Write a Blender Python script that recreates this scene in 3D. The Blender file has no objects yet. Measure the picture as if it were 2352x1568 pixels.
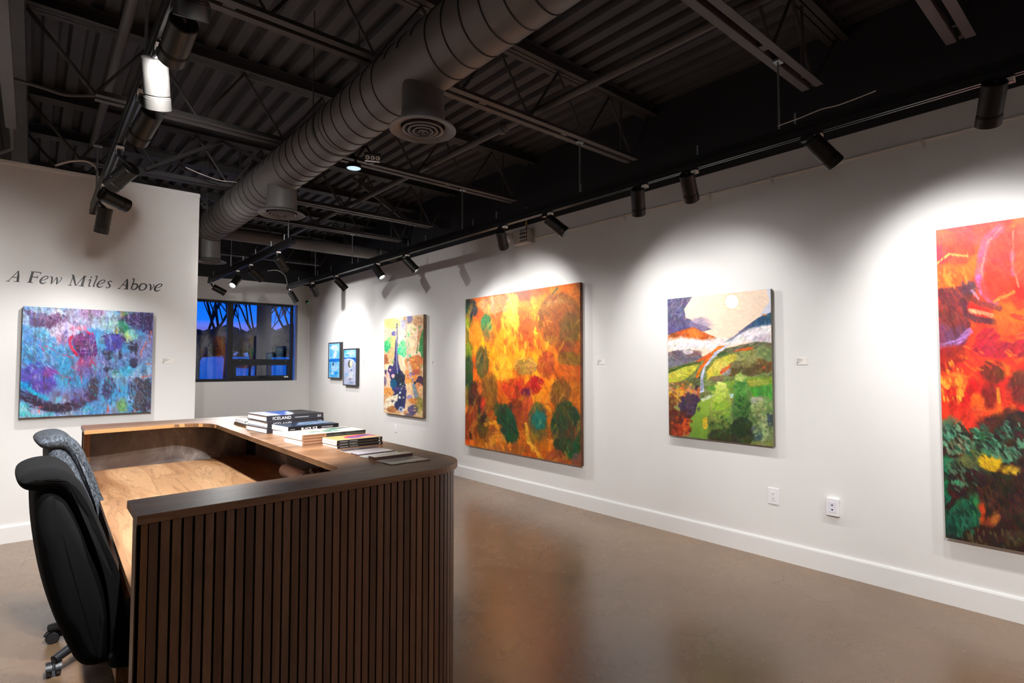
import bpy, bmesh, math, random
import numpy as np
from mathutils import Vector, Matrix
S=bpy.context.scene; C=S.collection
S.view_settings.view_transform='Standard'; S.view_settings.look='None'
S.view_settings.gamma=1; S.view_settings.use_curve_mapping=False
S.cycles.max_bounces=8; S.cycles.diffuse_bounces=4; S.cycles.glossy_bounces=4; S.cycles.transmission_bounces=4; S.cycles.caustics_reflective=False
S.view_settings.exposure=0.36
PI=math.pi
# ------------------------------------------------------------------ materials
def lin(c):
    return [((x/255)/12.92 if x/255<=.04045 else ((x/255+.055)/1.055)**2.4) for x in c]
def s4(*c): return (*lin(c),1)
class NT:
    def __init__(s,name):
        s.m=bpy.data.materials.new(name); s.m.use_nodes=True; s.t=s.m.node_tree
        s.b=s.t.nodes['Principled BSDF']
    def n(s,typ,**kw):
        o=s.t.nodes.new(typ)
        for k,v in kw.items():
            if k in o.inputs: o.inputs[k].default_value=v
            else: setattr(o,k,v)
        return o
    def l(s,a,b): s.t.links.new(a,b)
    def mix(s,f,a,b,bt='MIX'):
        o=s.n('ShaderNodeMix',data_type='RGBA',blend_type=bt)
        for sock,v in ((o.inputs[0],f),(o.inputs[6],a),(o.inputs[7],b)):
            if hasattr(v,'is_linked'): s.l(v,sock)
            else: sock.default_value=v
        return o.outputs[2]
    def ramp(s,f,*st):
        o=s.n('ShaderNodeValToRGB'); e=o.color_ramp.elements
        while len(e)<len(st): e.new(.5)
        for i,(p,c) in enumerate(st): e[i].position=p; e[i].color=c
        s.l(f,o.inputs[0]); return o.outputs[0]
    def obj(s,scale=(1,1,1),rot=(0,0,0)):
        t=s.n('ShaderNodeTexCoord'); m=s.n('ShaderNodeMapping'); m.inputs['Scale'].default_value=scale; m.inputs['Rotation'].default_value=rot
        s.l(t.outputs['Object'],m.inputs[0]); return m.outputs[0]
    def noise(s,v,scale,detail=4,rough=.55,dist=0):
        o=s.n('ShaderNodeTexNoise',Scale=scale,Detail=detail,Roughness=rough,Distortion=dist); s.l(v,o.inputs['Vector']); return o.outputs['Fac']
    def bump(s,h,strength=.1,dist=.01):
        o=s.n('ShaderNodeBump',Strength=strength,Distance=dist); s.l(h,o.inputs['Height']); s.l(o.outputs[0],s.b.inputs['Normal'])
    def set(s,**kw):
        for k,v in kw.items():
            s.b.inputs[k.replace('_',' ')].default_value=v
        return s
W1=(1,1,1,1); B0=(0,0,0,1)
def plain(name,c,rough=.5,metal=0,var=.06,scale=6,bump=0,**kw):
    t=NT(name); t.set(Roughness=rough,Metallic=metal,**kw)
    v=t.obj(); f=t.noise(v,scale,5)
    a=[x*(1-var) for x in lin(c)]; b=[min(1,x*(1+var)) for x in lin(c)]
    t.l(t.ramp(f,(.3,(*a,1)),(.7,(*b,1))),t.b.inputs['Base Color'])
    if bump: t.bump(t.noise(v,scale*14,3),bump,.004)
    return t.m
def emit(name,c,st):
    t=NT(name); t.set(Roughness=.3); t.b.inputs['Base Color'].default_value=s4(*c)
    t.b.inputs['Emission Color'].default_value=s4(*c); t.b.inputs['Emission Strength'].default_value=st; return t.m
def wood(name,lo,mid,hi,axis='X',island=0,rough=.4,seed=0,ring=.5):
    t=NT(name); t.set(Roughness=rough)
    sc={'X':(.9,7,7),'Y':(7,.9,7),'Z':(7,7,.9)}[axis]
    tc=t.n('ShaderNodeTexCoord'); add=t.n('ShaderNodeVectorMath',operation='ADD'); t.l(tc.outputs['Object'],add.inputs[0])
    add.inputs[1].default_value=(seed*1.7,seed*2.3,seed*.9)
    if island:
        g=t.n('ShaderNodeNewGeometry'); cb=t.n('ShaderNodeVectorMath',operation='SCALE'); cb.inputs['Scale'].default_value=9
        cx=t.n('ShaderNodeCombineXYZ'); 
        for i in range(3): t.l(g.outputs['Random Per Island'],cx.inputs[i])
        t.l(cx.outputs[0],cb.inputs[0]); t.l(cb.outputs[0],add.inputs[1])
    mp=t.n('ShaderNodeMapping'); mp.inputs['Scale'].default_value=sc; t.l(add.outputs[0],mp.inputs[0]); v=mp.outputs[0]
    big=t.noise(v,.8,4,.5,.6)
    # cathedral grain: contour bands of a stretched noise field
    m1=t.n('ShaderNodeMath',operation='MULTIPLY'); m1.inputs[1].default_value=15; t.l(big,m1.inputs[0])
    m2=t.n('ShaderNodeMath',operation='FRACT'); t.l(m1.outputs[0],m2.inputs[0])
    ringc=t.ramp(m2.outputs[0],(0,(.62,.62,.62,1)),(.25,(1,1,1,1)),(.85,(.95,.95,.95,1)),(1,(.62,.62,.62,1)))
    col=t.ramp(big,(.28,s4(*lo)),(.5,s4(*mid)),(.7,s4(*hi)))
    fine=t.noise(v,14,5,.7,.2)
    col=t.mix(ring,col,ringc,'MULTIPLY')
    col=t.mix(.55,col,t.ramp(fine,(.3,(.62,.6,.58,1)),(.65,W1)),'MULTIPLY')
    kn=t.noise(t.obj((2.2,2.2,2.2)),1.6,2,.5,.4)
    col=t.mix(t.ramp(kn,(.64,B0),(.78,(.55,.55,.55,1))),col,s4(*[x*.55 for x in lo]))
    if island:
        isl=t.ramp(g.outputs['Random Per Island'],(0,(.72,.72,.74,1)),(.5,(.95,.93,.92,1)),(1,(1.0,.92,.86,1)))
        col=t.mix(1,col,isl,'MULTIPLY')
    t.l(col,t.b.inputs['Base Color']); t.bump(fine,.05,.002)
    return t.m
M={}
M['white']=plain('white_wall_paint',(228,227,226),.6,var=.015,scale=3,bump=.03)
M['blackwall']=plain('black_wall_paint',(32,33,38),.75,var=.1,scale=4,bump=.04)
M['trim']=plain('white_trim_paint',(232,232,232),.35,var=.01)
M['deck']=plain('charcoal_deck_paint',(62,62,67),.7,var=.16,scale=3)
M['steel']=plain('charcoal_steel_paint',(72,69,70),.55,var=.12,scale=5)
M['steel2']=plain('dark_joist_paint',(58,56,57),.6,var=.15,scale=5)
M['ductm']=plain('dark_duct_paint',(92,89,89),.5,var=.06,scale=2,bump=.02)
M['seam']=plain('black_seam',(26,24,24),.6)
M['black']=plain('black_metal',(20,20,21),.4,metal=.3,var=.1)
M['blackmat']=plain('matte_black',(14,14,14),.8)
M['headm']=plain('black_brushed_metal',(44,43,42),.42,metal=.6,var=.08,scale=40)
M['silver']=plain('brushed_silver',(205,207,212),.3,metal=.9,var=.05)
M['zinc']=plain('zinc_rod',(170,180,185),.35,metal=.9)
M['track']=plain('dark_track_metal',(58,58,60),.35,metal=.8)
M['conduitw']=plain('painted_conduit',(214,208,202),.5)
M['sticker']=plain('white_sticker',(235,232,228),.5)
M['yellow']=plain('yellow_wire_nut',(214,170,40),.5)
M['plast']=plain('white_plastic',(236,235,238),.35,var=.01)
M['plastg']=plain('beige_plastic',(196,188,178),.45,var=.02)
M['slot']=plain('socket_slot',(20,18,20),.6)
M['felt']=plain('black_felt',(7,7,9),.95)
M['vinyl']=plain('black_vinyl',(28,28,30),.45,var=.02)
M['printg']=plain('grey_print',(150,150,150),.6)
M['lens']=emit('lit_lens',(255,250,244),9)
M['lensb']=emit('lit_lens_cool',(225,235,255),9)
M['led']=emit('lit_diffuser_disc',(180,215,230),.8)
M['gled']=emit('green_led',(40,220,120),1.5)
M['frame']=plain('dark_window_aluminium',(38,40,46),.4,metal=.4,var=.05)
M['paper']=plain('white_paper',(238,236,233),.7,var=.02)
M['pages']=plain('cream_pages',(232,222,208),.8,var=.04,scale=60)
M['kraft']=plain('kraft_pages',(176,140,92),.8,var=.08,scale=60)
M['cover']=plain('black_cover',(22,21,24),.4,var=.05)
M['foil']=plain('dark_glossy_film',(70,64,66),.16,metal=.7,var=.5,scale=30,bump=.5)
M['fabric']=plain('black_upholstery',(9,9,10),.95,var=.25,scale=120,bump=.25,**{'Specular IOR Level':.25})
M['wood']=wood('walnut_laminate_top',(92,62,42),(142,102,72),(172,130,96),'X',ring=.85)
M['woodws']=wood('walnut_laminate_surface',(126,82,52),(178,132,92),(208,164,122),'Y',seed=3,ring=.8)
M['woodz']=wood('walnut_laminate_panel',(104,68,40),(148,104,66),(172,126,84),'Z',seed=5)
M['slat']=wood('walnut_slats',(88,62,46),(128,94,70),(150,114,88),'Z',island=1,ring=.25)
M['edge']=wood('oak_edge_band',(150,106,62),(176,128,80),(196,148,98),'X',seed=8,ring=.2)
# marbled upholstery
t=NT('marbled_grey_upholstery'); t.set(Roughness=.85); v=t.obj((1,1,.45))
t.l(t.mix(t.ramp(t.noise(v,120,4,.65,1.2),(.4,B0),(.68,W1)),s4(26,29,35),s4(100,107,116)),t.b.inputs['Base Color']); t.bump(t.noise(v,150,2),.2,.003); M['marble']=t.m
# stone-look laminate
t=NT('stone_look_laminate'); t.set(Roughness=.45); v=t.obj()
c=t.ramp(t.noise(v,3.2,8,.62,.8),(.3,s4(50,46,46)),(.48,s4(88,82,81)),(.6,s4(120,113,110)),(.72,s4(172,164,156)))
c=t.mix(t.ramp(t.noise(v,40,4,.7),(.62,B0),(.72,(.6,.6,.6,1))),c,s4(35,30,30)); c=t.mix(t.ramp(t.noise(v,1.3,2),(.5,B0),(.7,(.5,.5,.5,1))),c,s4(96,66,50))
t.l(c,t.b.inputs['Base Color']); M['stone']=t.m
# polished concrete floor
t=NT('polished_brown_concrete'); v=t.obj()
n1=t.noise(v,.55,5,.6,.5); n2=t.noise(v,3.5,6,.65,.3); n3=t.noise(v,90,3,.7)
c=t.ramp(n1,(.3,s4(112,88,66)),(.5,s4(130,103,78)),(.7,s4(144,115,84)))
c=t.mix(.6,c,t.ramp(n2,(.3,(.84,.83,.83,1)),(.55,W1),(.75,(1.06,1.05,1.03,1))),'MULTIPLY')
c=t.mix(.5,c,t.ramp(n3,(.3,(.7,.7,.7,1)),(.6,W1)),'MULTIPLY')
vo=t.n('ShaderNodeTexVoronoi',feature='DISTANCE_TO_EDGE',Scale=1.1); wv=t.n('ShaderNodeMixRGB',blend_type='ADD',Fac=.35); t.l(v,wv.inputs[1])
nn=t.n('ShaderNodeTexNoise',Scale=2.5,Detail=5); t.l(v,nn.inputs['Vector']); t.l(nn.outputs['Color'],wv.inputs[2]); t.l(wv.outputs[0],vo.inputs['Vector'])
ck=t.ramp(vo.outputs['Distance'],(0,W1),(.006,B0)); brk=t.ramp(t.noise(v,1.7,3),(.5,B0),(.62,(.5,.5,.5,1)))
c=t.mix(t.mix(1,ck,brk,'MULTIPLY'),c,s4(48,38,30))
sp=t.ramp(t.noise(v,7,3,.6),(.76,B0),(.8,(.3,.3,.3,1))); c=t.mix(sp,c,s4(196,170,140))
t.l(c,t.b.inputs['Base Color'])
rr=t.ramp(n2,(.3,(.2,.2,.2,1)),(.7,(.31,.31,.31,1))); t.l(rr,t.b.inputs['Roughness'])
t.set(Specular_IOR_Level=.62,Coat_Weight=.22,Coat_Roughness=.24)
bm_=t.n('ShaderNodeMath',operation='ADD'); t.l(n3,bm_.inputs[0]); t.l(n2,bm_.inputs[1]); t.bump(bm_.outputs[0],.08,.006); M['floor']=t.m
# window glass (clear pane: transmits straight, reflects by Fresnel)
t=NT('window_glass'); t.t.nodes.remove(t.b); fr=t.n('ShaderNodeFresnel',IOR=1.5); tr=t.n('ShaderNodeBsdfTransparent'); gl=t.n('ShaderNodeBsdfGlossy',Roughness=.0)
ms=t.n('ShaderNodeMixShader'); t.l(fr.outputs[0],ms.inputs[0]); t.l(tr.outputs[0],ms.inputs[1]); t.l(gl.outputs[0],ms.inputs[2]); t.l(ms.outputs[0],t.t.nodes['Material Output'].inputs[0]); M['glass']=t.m
M['snow']=plain('blue_hour_snow',(225,232,242),.8,var=.06,scale=1.5,bump=.2)
M['bark']=plain('dark_bark',(26,22,24),.9,var=.3,scale=8)
M['hedge']=plain('dark_evergreen',(24,28,30),.95,var=.4,scale=9)
M['redp']=plain('red_plastic',(190,40,40),.4)
def paintmat(name,rough=.42,bs=.25):
    t=NT(name); t.set(Roughness=rough,Specular_IOR_Level=.35); a=t.n('ShaderNodeAttribute',attribute_name='paint'); v=t.obj((1,1,1))
    n=t.noise(v,55,5,.7,.6); c=t.mix(.35,a.outputs['Color'],t.ramp(n,(.3,(.78,.78,.78,1)),(.7,(1.08,1.08,1.08,1))),'MULTIPLY')
    t.l(c,t.b.inputs['Base Color']); t.bump(n,bs,.003); return t.m
M['paint']=paintmat('artist_paint'); M['cover_art']=paintmat('printed_cover',.3,.02)
# ------------------------------------------------------------------ mesh helpers
class MB:
    def __init__(s): s.v=[]; s.f=[]
    def add(s,vs,fs):
        k=len(s.v); s.v+= [tuple(v) for v in vs]; s.f+=[tuple(i+k for i in f) for f in fs]; return s
    def box(s,x0,x1,y0,y1,z0,z1):
        return s.add([(x,y,z) for z in (z0,z1) for y in (y0,y1) for x in (x0,x1)],[(0,2,3,1),(4,5,7,6),(0,1,5,4),(2,6,7,3),(0,4,6,2),(1,3,7,5)])
    def obox(s,c,ax,h):
        c=Vector(c); ax=[Vector(a).normalized() for a in ax]
        return s.add([c+ax[0]*h[0]*i+ax[1]*h[1]*j+ax[2]*h[2]*k for k in (-1,1) for j in (-1,1) for i in (-1,1)],[(0,2,3,1),(4,5,7,6),(0,1,5,4),(2,6,7,3),(0,4,6,2),(1,3,7,5)])
    def bar(s,p,q,w,h=None):
        p,q=Vector(p),Vector(q); d=(q-p); u=Vector((0,0,1)); 
        if abs(d.normalized().z)>.95: u=Vector((0,1,0))
        a=d.cross(u).normalized(); b=a.cross(d).normalized()
        return s.obox((p+q)/2,(d,a,b),(d.length/2,w/2,(h or w)/2))
    def tube(s,pts,r,n=10,cap=True):
        pts=[Vector(p) for p in pts]; rs=r if isinstance(r,(list,tuple)) else [r]*len(pts)
        T=[(pts[min(i+1,len(pts)-1)]-pts[max(i-1,0)]).normalized() for i in range(len(pts))]
        a=T[0].orthogonal().normalized(); k=len(s.v)
        for i,p in enumerate(pts):
            a=(a-T[i]*a.dot(T[i])).normalized(); b=T[i].cross(a)
            for j in range(n):
                th=2*PI*j/n; s.v.append(tuple(p+(a*math.cos(th)+b*math.sin(th))*rs[i]))
        for i in range(len(pts)-1):
            for j in range(n):
                s.f.append((k+i*n+j,k+i*n+(j+1)%n,k+(i+1)*n+(j+1)%n,k+(i+1)*n+j))
        if cap:
            s.f.append(tuple(k+j for j in range(n))[::-1]); s.f.append(tuple(k+(len(pts)-1)*n+j for j in range(n)))
        return s
    def lathe(s,prof,o=(0,0,0),d=(0,0,1),n=32,cap=(False,False)):
        o=Vector(o); d=Vector(d).normalized(); a=d.orthogonal().normalized(); b=d.cross(a); k=len(s.v)
        for r,z in prof:
            for j in range(n):
                th=2*PI*j/n; s.v.append(tuple(o+d*z+(a*math.cos(th)+b*math.sin(th))*r))
        for i in range(len(prof)-1):
            for j in range(n): s.f.append((k+i*n+j,k+i*n+(j+1)%n,k+(i+1)*n+(j+1)%n,k+(i+1)*n+j))
        if cap[0]: s.f.append(tuple(k+j for j in range(n))[::-1])
        if cap[1]: s.f.append(tuple(k+(len(prof)-1)*n+j for j in range(n)))
        return s
    def prism(s,poly,z0,z1,fn=None):
        n=len(poly); fn=fn or (lambda p,z:(p[0],p[1],z))
        return s.add([fn(p,z0) for p in poly]+[fn(p,z1) for p in poly],[tuple(range(n))[::-1],tuple(range(n,2*n))]+[(i,(i+1)%n,n+(i+1)%n,n+i) for i in range(n)])
    def build(s,name,mat,parent=None,smooth=False,bevel=0,seg=2,local=False,mats=None,fix=True):
        m=bpy.data.meshes.new(name); o=(0,0,0) if (local or parent is None) else parent.get('_o',(0,0,0))
        m.from_pydata([(x-o[0],y-o[1],z-o[2]) for x,y,z in s.v],[],s.f)
        if fix:
            bm=bmesh.new(); bm.from_mesh(m); bmesh.ops.recalc_face_normals(bm,faces=bm.faces); bm.to_mesh(m); bm.free()
        for q in (mats or [mat]): m.materials.append(q)
        if smooth: 
            for p in m.polygons: p.use_smooth=True
            m.set_sharp_from_angle(angle=math.radians(40))
        ob=bpy.data.objects.new(name,m); C.objects.link(ob)
        if parent: ob.parent=parent
        if bevel:
            b=ob.modifiers.new('bevel','BEVEL'); b.width=bevel; b.segments=seg; b.limit_method='ANGLE'; b.angle_limit=math.radians(35)
        return ob
def tag(o,label,cat,group=None,kind=None):
    o['label']=label; o['category']=cat
    if group: o['group']=group
    if kind: o['kind']=kind
    return o
def thing(name,label,cat,loc=(0,0,0),group=None):
    o=bpy.data.objects.new(name,None); o.empty_display_size=.05; C.objects.link(o); o.location=loc; o['_o']=tuple(loc); tag(o,label,cat,group); return o
def struct(o,label=None):
    o['kind']='structure'
    if label: o['label']=label
    return o
def copytree(o,parent=None):
    c=o.copy(); C.objects.link(c)
    if parent: c.parent=parent
    for ch in list(o.children): copytree(ch,c)
    return c
def arc(cx,cy,r,a0,a1,n=10): return [(cx+r*math.cos(math.radians(a0+(a1-a0)*i/n)),cy+r*math.sin(math.radians(a0+(a1-a0)*i/n))) for i in range(n+1)]
# plane-to-plane homography from four point pairs
def homog(src,dst):
    A=[];b=[]
    for (x,y),(u,v) in zip(src,dst):
        A+=[[x,y,1,0,0,0,-u*x,-u*y],[0,0,0,x,y,1,-v*x,-v*y]]; b+=[u,v]
    h=np.append(np.linalg.solve(np.array(A,float),np.array(b,float)),1).reshape(3,3); return h
def hap(h,x,y):
    w=h[2,0]*x+h[2,1]*y+h[2,2]; return (h[0,0]*x+h[0,1]*y+h[0,2])/w,(h[1,0]*x+h[1,1]*y+h[1,2])/w
# ------------------------------------------------------------------ painter (builds colour fields for canvases and covers)
class Paint:
    def __init__(s,src,dst,rect,nx,ny,base,seed=1):
        # src: sketch coordinates, dst: plane coordinates (a,b); rect a0,a1,b1(top),b0
        s.rng=np.random.RandomState(seed); a0,a1,bt,bb=rect; s.nx,s.ny=nx,ny
        A,Bv=np.meshgrid(np.linspace(a0,a1,nx),np.linspace(bt,bb,ny)); s.A,s.B=A,Bv
        s.x,s.y=[q.astype(np.float32) for q in hap(homog(dst,src),A,Bv)]; s.pool={}; s.c=np.zeros((ny,nx,3),np.float32)+np.array(base,np.float32)
    def noise(s,sx,sy=None,oct=3,ang=0):
        # value noise kept in a small pool of oversize fields, cropped at random
        sy=sy or sx; ang=round(ang/.35)*.35; key=(sx,sy,oct,ang)
        if key not in s.pool:
            u=s.nx/(s.x.max()-s.x.min()); v=s.ny/(s.y.max()-s.y.min()); X,Y=np.meshgrid(np.arange(s.nx*3//2,dtype=np.float32)/u,np.arange(s.ny*3//2,dtype=np.float32)/v)
            ca,sa=math.cos(ang),math.sin(ang); X,Y=X*ca+Y*sa,-X*sa+Y*ca; o=0;amp=1;tot=0
            for k in range(oct):
                g=s.rng.rand(64,64).astype(np.float32); gx=X/sx*2**k+s.rng.rand()*50; gy=Y/sy*2**k+s.rng.rand()*50
                ix=np.floor(gx).astype(int); iy=np.floor(gy).astype(int); fx=gx-ix; fy=gy-iy; fx=fx*fx*(3-2*fx); fy=fy*fy*(3-2*fy)
                i0,i1,j0,j1=ix%64,(ix+1)%64,iy%64,(iy+1)%64
                o=o+amp*((g[j0,i0]*(1-fx)+g[j0,i1]*fx)*(1-fy)+(g[j1,i0]*(1-fx)+g[j1,i1]*fx)*fy); tot+=amp; amp*=.55
            s.pool[key]=(o/tot).astype(np.float32)
        f=s.pool[key]; a=s.rng.randint(0,f.shape[0]-s.ny+1); b=s.rng.randint(0,f.shape[1]-s.nx+1); n=f[a:a+s.ny,b:b+s.nx]
        return n
    def put(s,m,col,al=1,tex=.25,tang=None):
        if tex:
            n=s.noise(s.ts*3,s.ts*.5 if tang is None else s.ts*.4,3,tang if tang is not None else s.rng.randint(0,9)*.35)
            m=np.clip(m*(1+tex*(n-.5)*3.2),0,1)
            k=(1+s.var*(s.noise(s.ts*2.5,s.ts*.7,3,s.rng.randint(0,9)*.35)-.5))[...,None]; k2=np.stack([s.noise(s.ts*3)-.5,s.noise(s.ts*3)-.5,s.noise(s.ts*3)-.5],-1)*s.var*60
            col=np.array(col,np.float32)*k+k2
        m=(np.clip(m,0,1)*al)[...,None]; s.c=s.c*(1-m)+np.asarray(col,np.float32)*m
    def smear(s,amp,sx,sy,ang):
        i,j=np.meshgrid(np.arange(s.ny),np.arange(s.nx),indexing='ij'); u=s.nx/(s.x.max()-s.x.min())
        di=(s.noise(sx,sy,3,ang)-.5)*2*amp*u; dj=(s.noise(sx,sy,3,ang+.7)-.5)*2*amp*u
        s.c=s.c[np.clip(np.rint(i+di),0,s.ny-1).astype(int),np.clip(np.rint(j+dj),0,s.nx-1).astype(int)]
    var=.55; ds=.5
    ts=30; soft=12; wp=16
    def ell(s,cx,cy,rx,ry,col,al=1,ang=0,soft=None,tex=.25,wp=None):
        soft=soft or s.soft; wp=s.wp if wp is None else wp
        x=s.x-cx+(s.noise(50)-.5)*wp; y=s.y-cy+(s.noise(50)-.5)*wp; ca,sa=math.cos(ang),math.sin(ang)
        X=x*ca+y*sa; Y=-x*sa+y*ca; d=(1-np.sqrt((X/rx)**2+(Y/ry)**2))*min(rx,ry)
        s.put(np.clip(d/soft+.5,0,1),col,al,tex)
    def seg(s,px,py,p,q):
        ax,ay=p;bx,by=q; dx,dy=bx-ax,by-ay; L=dx*dx+dy*dy+1e-9; t=np.clip(((px-ax)*dx+(py-ay)*dy)/L,0,1)
        return np.hypot(px-ax-t*dx,py-ay-t*dy),t
    def poly(s,pts,col,al=1,soft=None,tex=.25,wp=None,tang=None,col2=None,mask=None):
        soft=soft or s.soft; wp=s.wp if wp is None else wp
        x=s.x+(s.noise(40)-.5)*wp; y=s.y+(s.noise(40)-.5)*wp; ins=np.zeros(x.shape,bool); D=np.full(x.shape,1e9)
        for i in range(len(pts)):
            p,q=pts[i],pts[(i+1)%len(pts)]; d,_=s.seg(x,y,p,q); D=np.minimum(D,d)
            c=((p[1]>y)!=(q[1]>y)); ins^=c&(x<(q[0]-p[0])*(y-p[1])/((q[1]-p[1])+1e-9)+p[0])
        m=np.clip(np.where(ins,D,-D)/soft+.5,0,1)
        if col2 is not None:
            ys=[p[1] for p in pts]; k=np.clip((s.y-min(ys))/(max(ys)-min(ys)),0,1)[...,None]; k=np.clip(k+(s.noise(40)[...,None]-.5)*.5,0,1)
            cc=np.array(col,float)*(1-k)+np.array(col2,float)*k; m=(m*al)[...,None]; s.c=s.c*(1-m)+cc*m
        else: s.put(m,col,al,tex,tang)
    def stroke(s,pts,w,col,al=1,soft=None,tex=.3,wp=6,w2=None):
        soft=soft or max(2,w*.35); x=s.x+(s.noise(30)-.5)*wp; y=s.y+(s.noise(30)-.5)*wp; m=0; n=len(pts)-1
        for i in range(n):
            d,t=s.seg(x,y,pts[i],pts[i+1]); ww=w+((w2 or w)-w)*(i+t)/n; m=np.maximum(m,np.clip((ww/2-d)/soft+.5,0,1))
        s.put(m,col,al,tex)
    def wash(s,col,sx,sy=None,lo=.45,hi=.65,al=1,ang=0,oct=3):
        s.put(np.clip((s.noise(sx,sy,oct,ang)-lo)/(hi-lo),0,1),col,al,0)
    def dab(s,x,y,L,W,ang,col,al=.85):
        # one small soft brush mark, drawn in its own window
        d=(s.x[::8,::8]-x)**2+(s.y[::8,::8]-y)**2; k=int(d.argmin()); i,j=k//d.shape[1]*8,k%d.shape[1]*8
        r=int(max(L,W)*max(s.nx/(s.x.max()-s.x.min()),s.ny/(s.y.max()-s.y.min())))+10
        i0,i1,j0,j1=max(0,i-r),min(s.ny,i+r),max(0,j-r),min(s.nx,j+r); X=s.x[i0:i1,j0:j1]-x; Y=s.y[i0:i1,j0:j1]-y; ca,sa=math.cos(ang),math.sin(ang)
        q=((X*ca+Y*sa)/L)**2+((-X*sa+Y*ca)/W)**2; m=(np.clip((1.15-q)/s.ds,0,1)*al)[...,None]
        s.c[i0:i1,j0:j1]=s.c[i0:i1,j0:j1]*(1-m)+np.array(col,np.float32)*m
    def dabs(s,cx,cy,rx,ry,n,L,cols,asp=.6,al=.85,ang=None):
        for k in range(n):
            t=s.rng.rand()*2*PI; r=math.sqrt(s.rng.rand()); c=np.array(cols[s.rng.randint(len(cols))],float)*(1+.2*(s.rng.rand()-.5)); q=L*(.6+.8*s.rng.rand())
            s.dab(cx+rx*r*math.cos(t),cy+ry*r*math.sin(t),q,q*asp,s.rng.rand()*PI if ang is None else ang+.5*(s.rng.rand()-.5),c,al)
    def strokes(s,n,L,W,ang,jit=.16,spread=.8,al=.6):
        H,Wd=s.ny,s.nx; f=s.noise(120,120,2)
        for k in range(n):
            i=s.rng.randint(H); j=s.rng.randint(Wd); c=s.c[i,j]*(1+jit*2*(s.rng.rand()-.5))+jit*40*(s.rng.rand(3)-.5); q=.6+.8*s.rng.rand()
            s.dab(s.x[i,j],s.y[i,j],L*q,W*q,ang+spread*4*(f[i,j]-.5)+spread*.4*(s.rng.rand()-.5),c,al)
    def brush(s,amt=.12,n=900,L=16,W=3.5,ang=.6,sm=3,jit=.14,spread=.8):
        s.smear(sm,30,14,ang); s.strokes(n,L,W,ang,jit,spread); s.strokes(n,L*.5,W*.6,ang,jit*1.2,spread)
        s.c=np.clip(s.c*(1+amt*2*(s.noise(26,6,3,ang)-.5)[...,None]),0,255)
    def mesh(s,name,mat,parent,fn):
        nx,ny=s.nx,s.ny; o=parent['_o']; co=np.stack(fn(s.A,s.B),-1).reshape(-1,3)-np.array(o)
        i=np.arange(nx*ny).reshape(ny,nx); q=np.stack([i[1:,:-1],i[1:,1:],i[:-1,1:],i[:-1,:-1]],-1).reshape(-1,4)
        m=bpy.data.meshes.new(name); m.vertices.add(len(co)); m.vertices.foreach_set('co',co.astype(np.float32).ravel())
        m.loops.add(q.size); m.loops.foreach_set('vertex_index',q.astype(np.int32).ravel()); m.polygons.add(len(q)); m.polygons.foreach_set('loop_start',np.arange(0,q.size,4,dtype=np.int32))
        m.update(calc_edges=True); m.validate()
        c=np.clip(s.c/255,0,1); c=np.where(c<=.04045,c/12.92,((c+.055)/1.055)**2.4).reshape(-1,3)
        a=m.color_attributes.new('paint','FLOAT_COLOR','POINT'); a.data.foreach_set('color',np.concatenate([c,np.ones((len(c),1))],1).astype(np.float32).ravel())
        m.materials.append(mat); ob=bpy.data.objects.new(name,m); C.objects.link(ob); ob.parent=parent; return ob
# ------------------------------------------------------------------ room shell
XR,YB,YP,ZC,ZW=4.255,11.28,6.17,3.81,3.045
XL,YF=-4.6,-4.2
struct(MB().box(XL-.2,XR+.2,YF-.2,YB+.2,-.12,0).build('floor',M['floor']))
w=MB().box(XR,XR+.15,YF-.15,YB+.15,0,ZW).box(XR,XR+.15,YF-.15,YB+.15,ZW,ZC+.3).build('wall_right',None,mats=[M['white'],M['blackwall']],fix=False)
def two(o):
    for p in o.data.polygons: p.material_index=1 if p.center.z>ZW+.001 else 0
    return struct(o)
two(w)
wx0,wx1,wz0,wz1=1.25,4.012,1.135,2.645; yt=YB+.22
b=MB().box(XL,wx0,YB,yt,0,ZW).box(wx1,XR,YB,yt,0,ZW).box(wx0,wx1,YB,yt,0,wz0).box(wx0,wx1,YB,yt,wz1,ZW).box(XL,XR,YB,yt,ZW,ZC+.3)
two(b.build('wall_back',None,mats=[M['white'],M['blackwall']],fix=False))
two(MB().box(XL-.15,XL,YF-.15,YB+.15,0,ZW).box(XL-.15,XL,YF-.15,YB+.15,ZW,ZC+.3).build('wall_left',None,mats=[M['white'],M['blackwall']],fix=False))
two(MB().box(XL,XR,YF-.15,YF,0,ZW).box(XL,XR,YF-.15,YF,ZW,ZC+.3).build('wall_front',None,mats=[M['white'],M['blackwall']],fix=False))
struct(MB().box(XL,1.212,YP,YP+.13,0,3.105).build('wall_partition',M['white']))
struct(MB().box(XL,1.217,YP-.004,YP+.134,3.105,3.14).build('trim_1',M['trim'],bevel=.003),'white cap along the top of the partition wall')
def bb(name,fn):
    prof=[(0,0),(.016,0),(.016,.128),(.012,.14),(0,.14)]; struct(fn(prof).build(name,M['trim']))
bb('baseboard_right',lambda p:MB().prism([(XR-a,z) for a,z in p],YF,YB,lambda q,y:(q[0],y,q[1])))
bb('baseboard_back',lambda p:MB().prism([(YB-a,z) for a,z in p],XL,XR-.016,lambda q,x:(x,q[0],q[1])))
bb('baseboard_partition',lambda p:MB().prism([(YP-a,z) for a,z in p],XL,1.212,lambda q,x:(x,q[0],q[1])))
bb('baseboard_left',lambda p:MB().prism([(XL+a,z) for a,z in p],YF,YB,lambda q,y:(q[0],y,q[1])))
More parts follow.
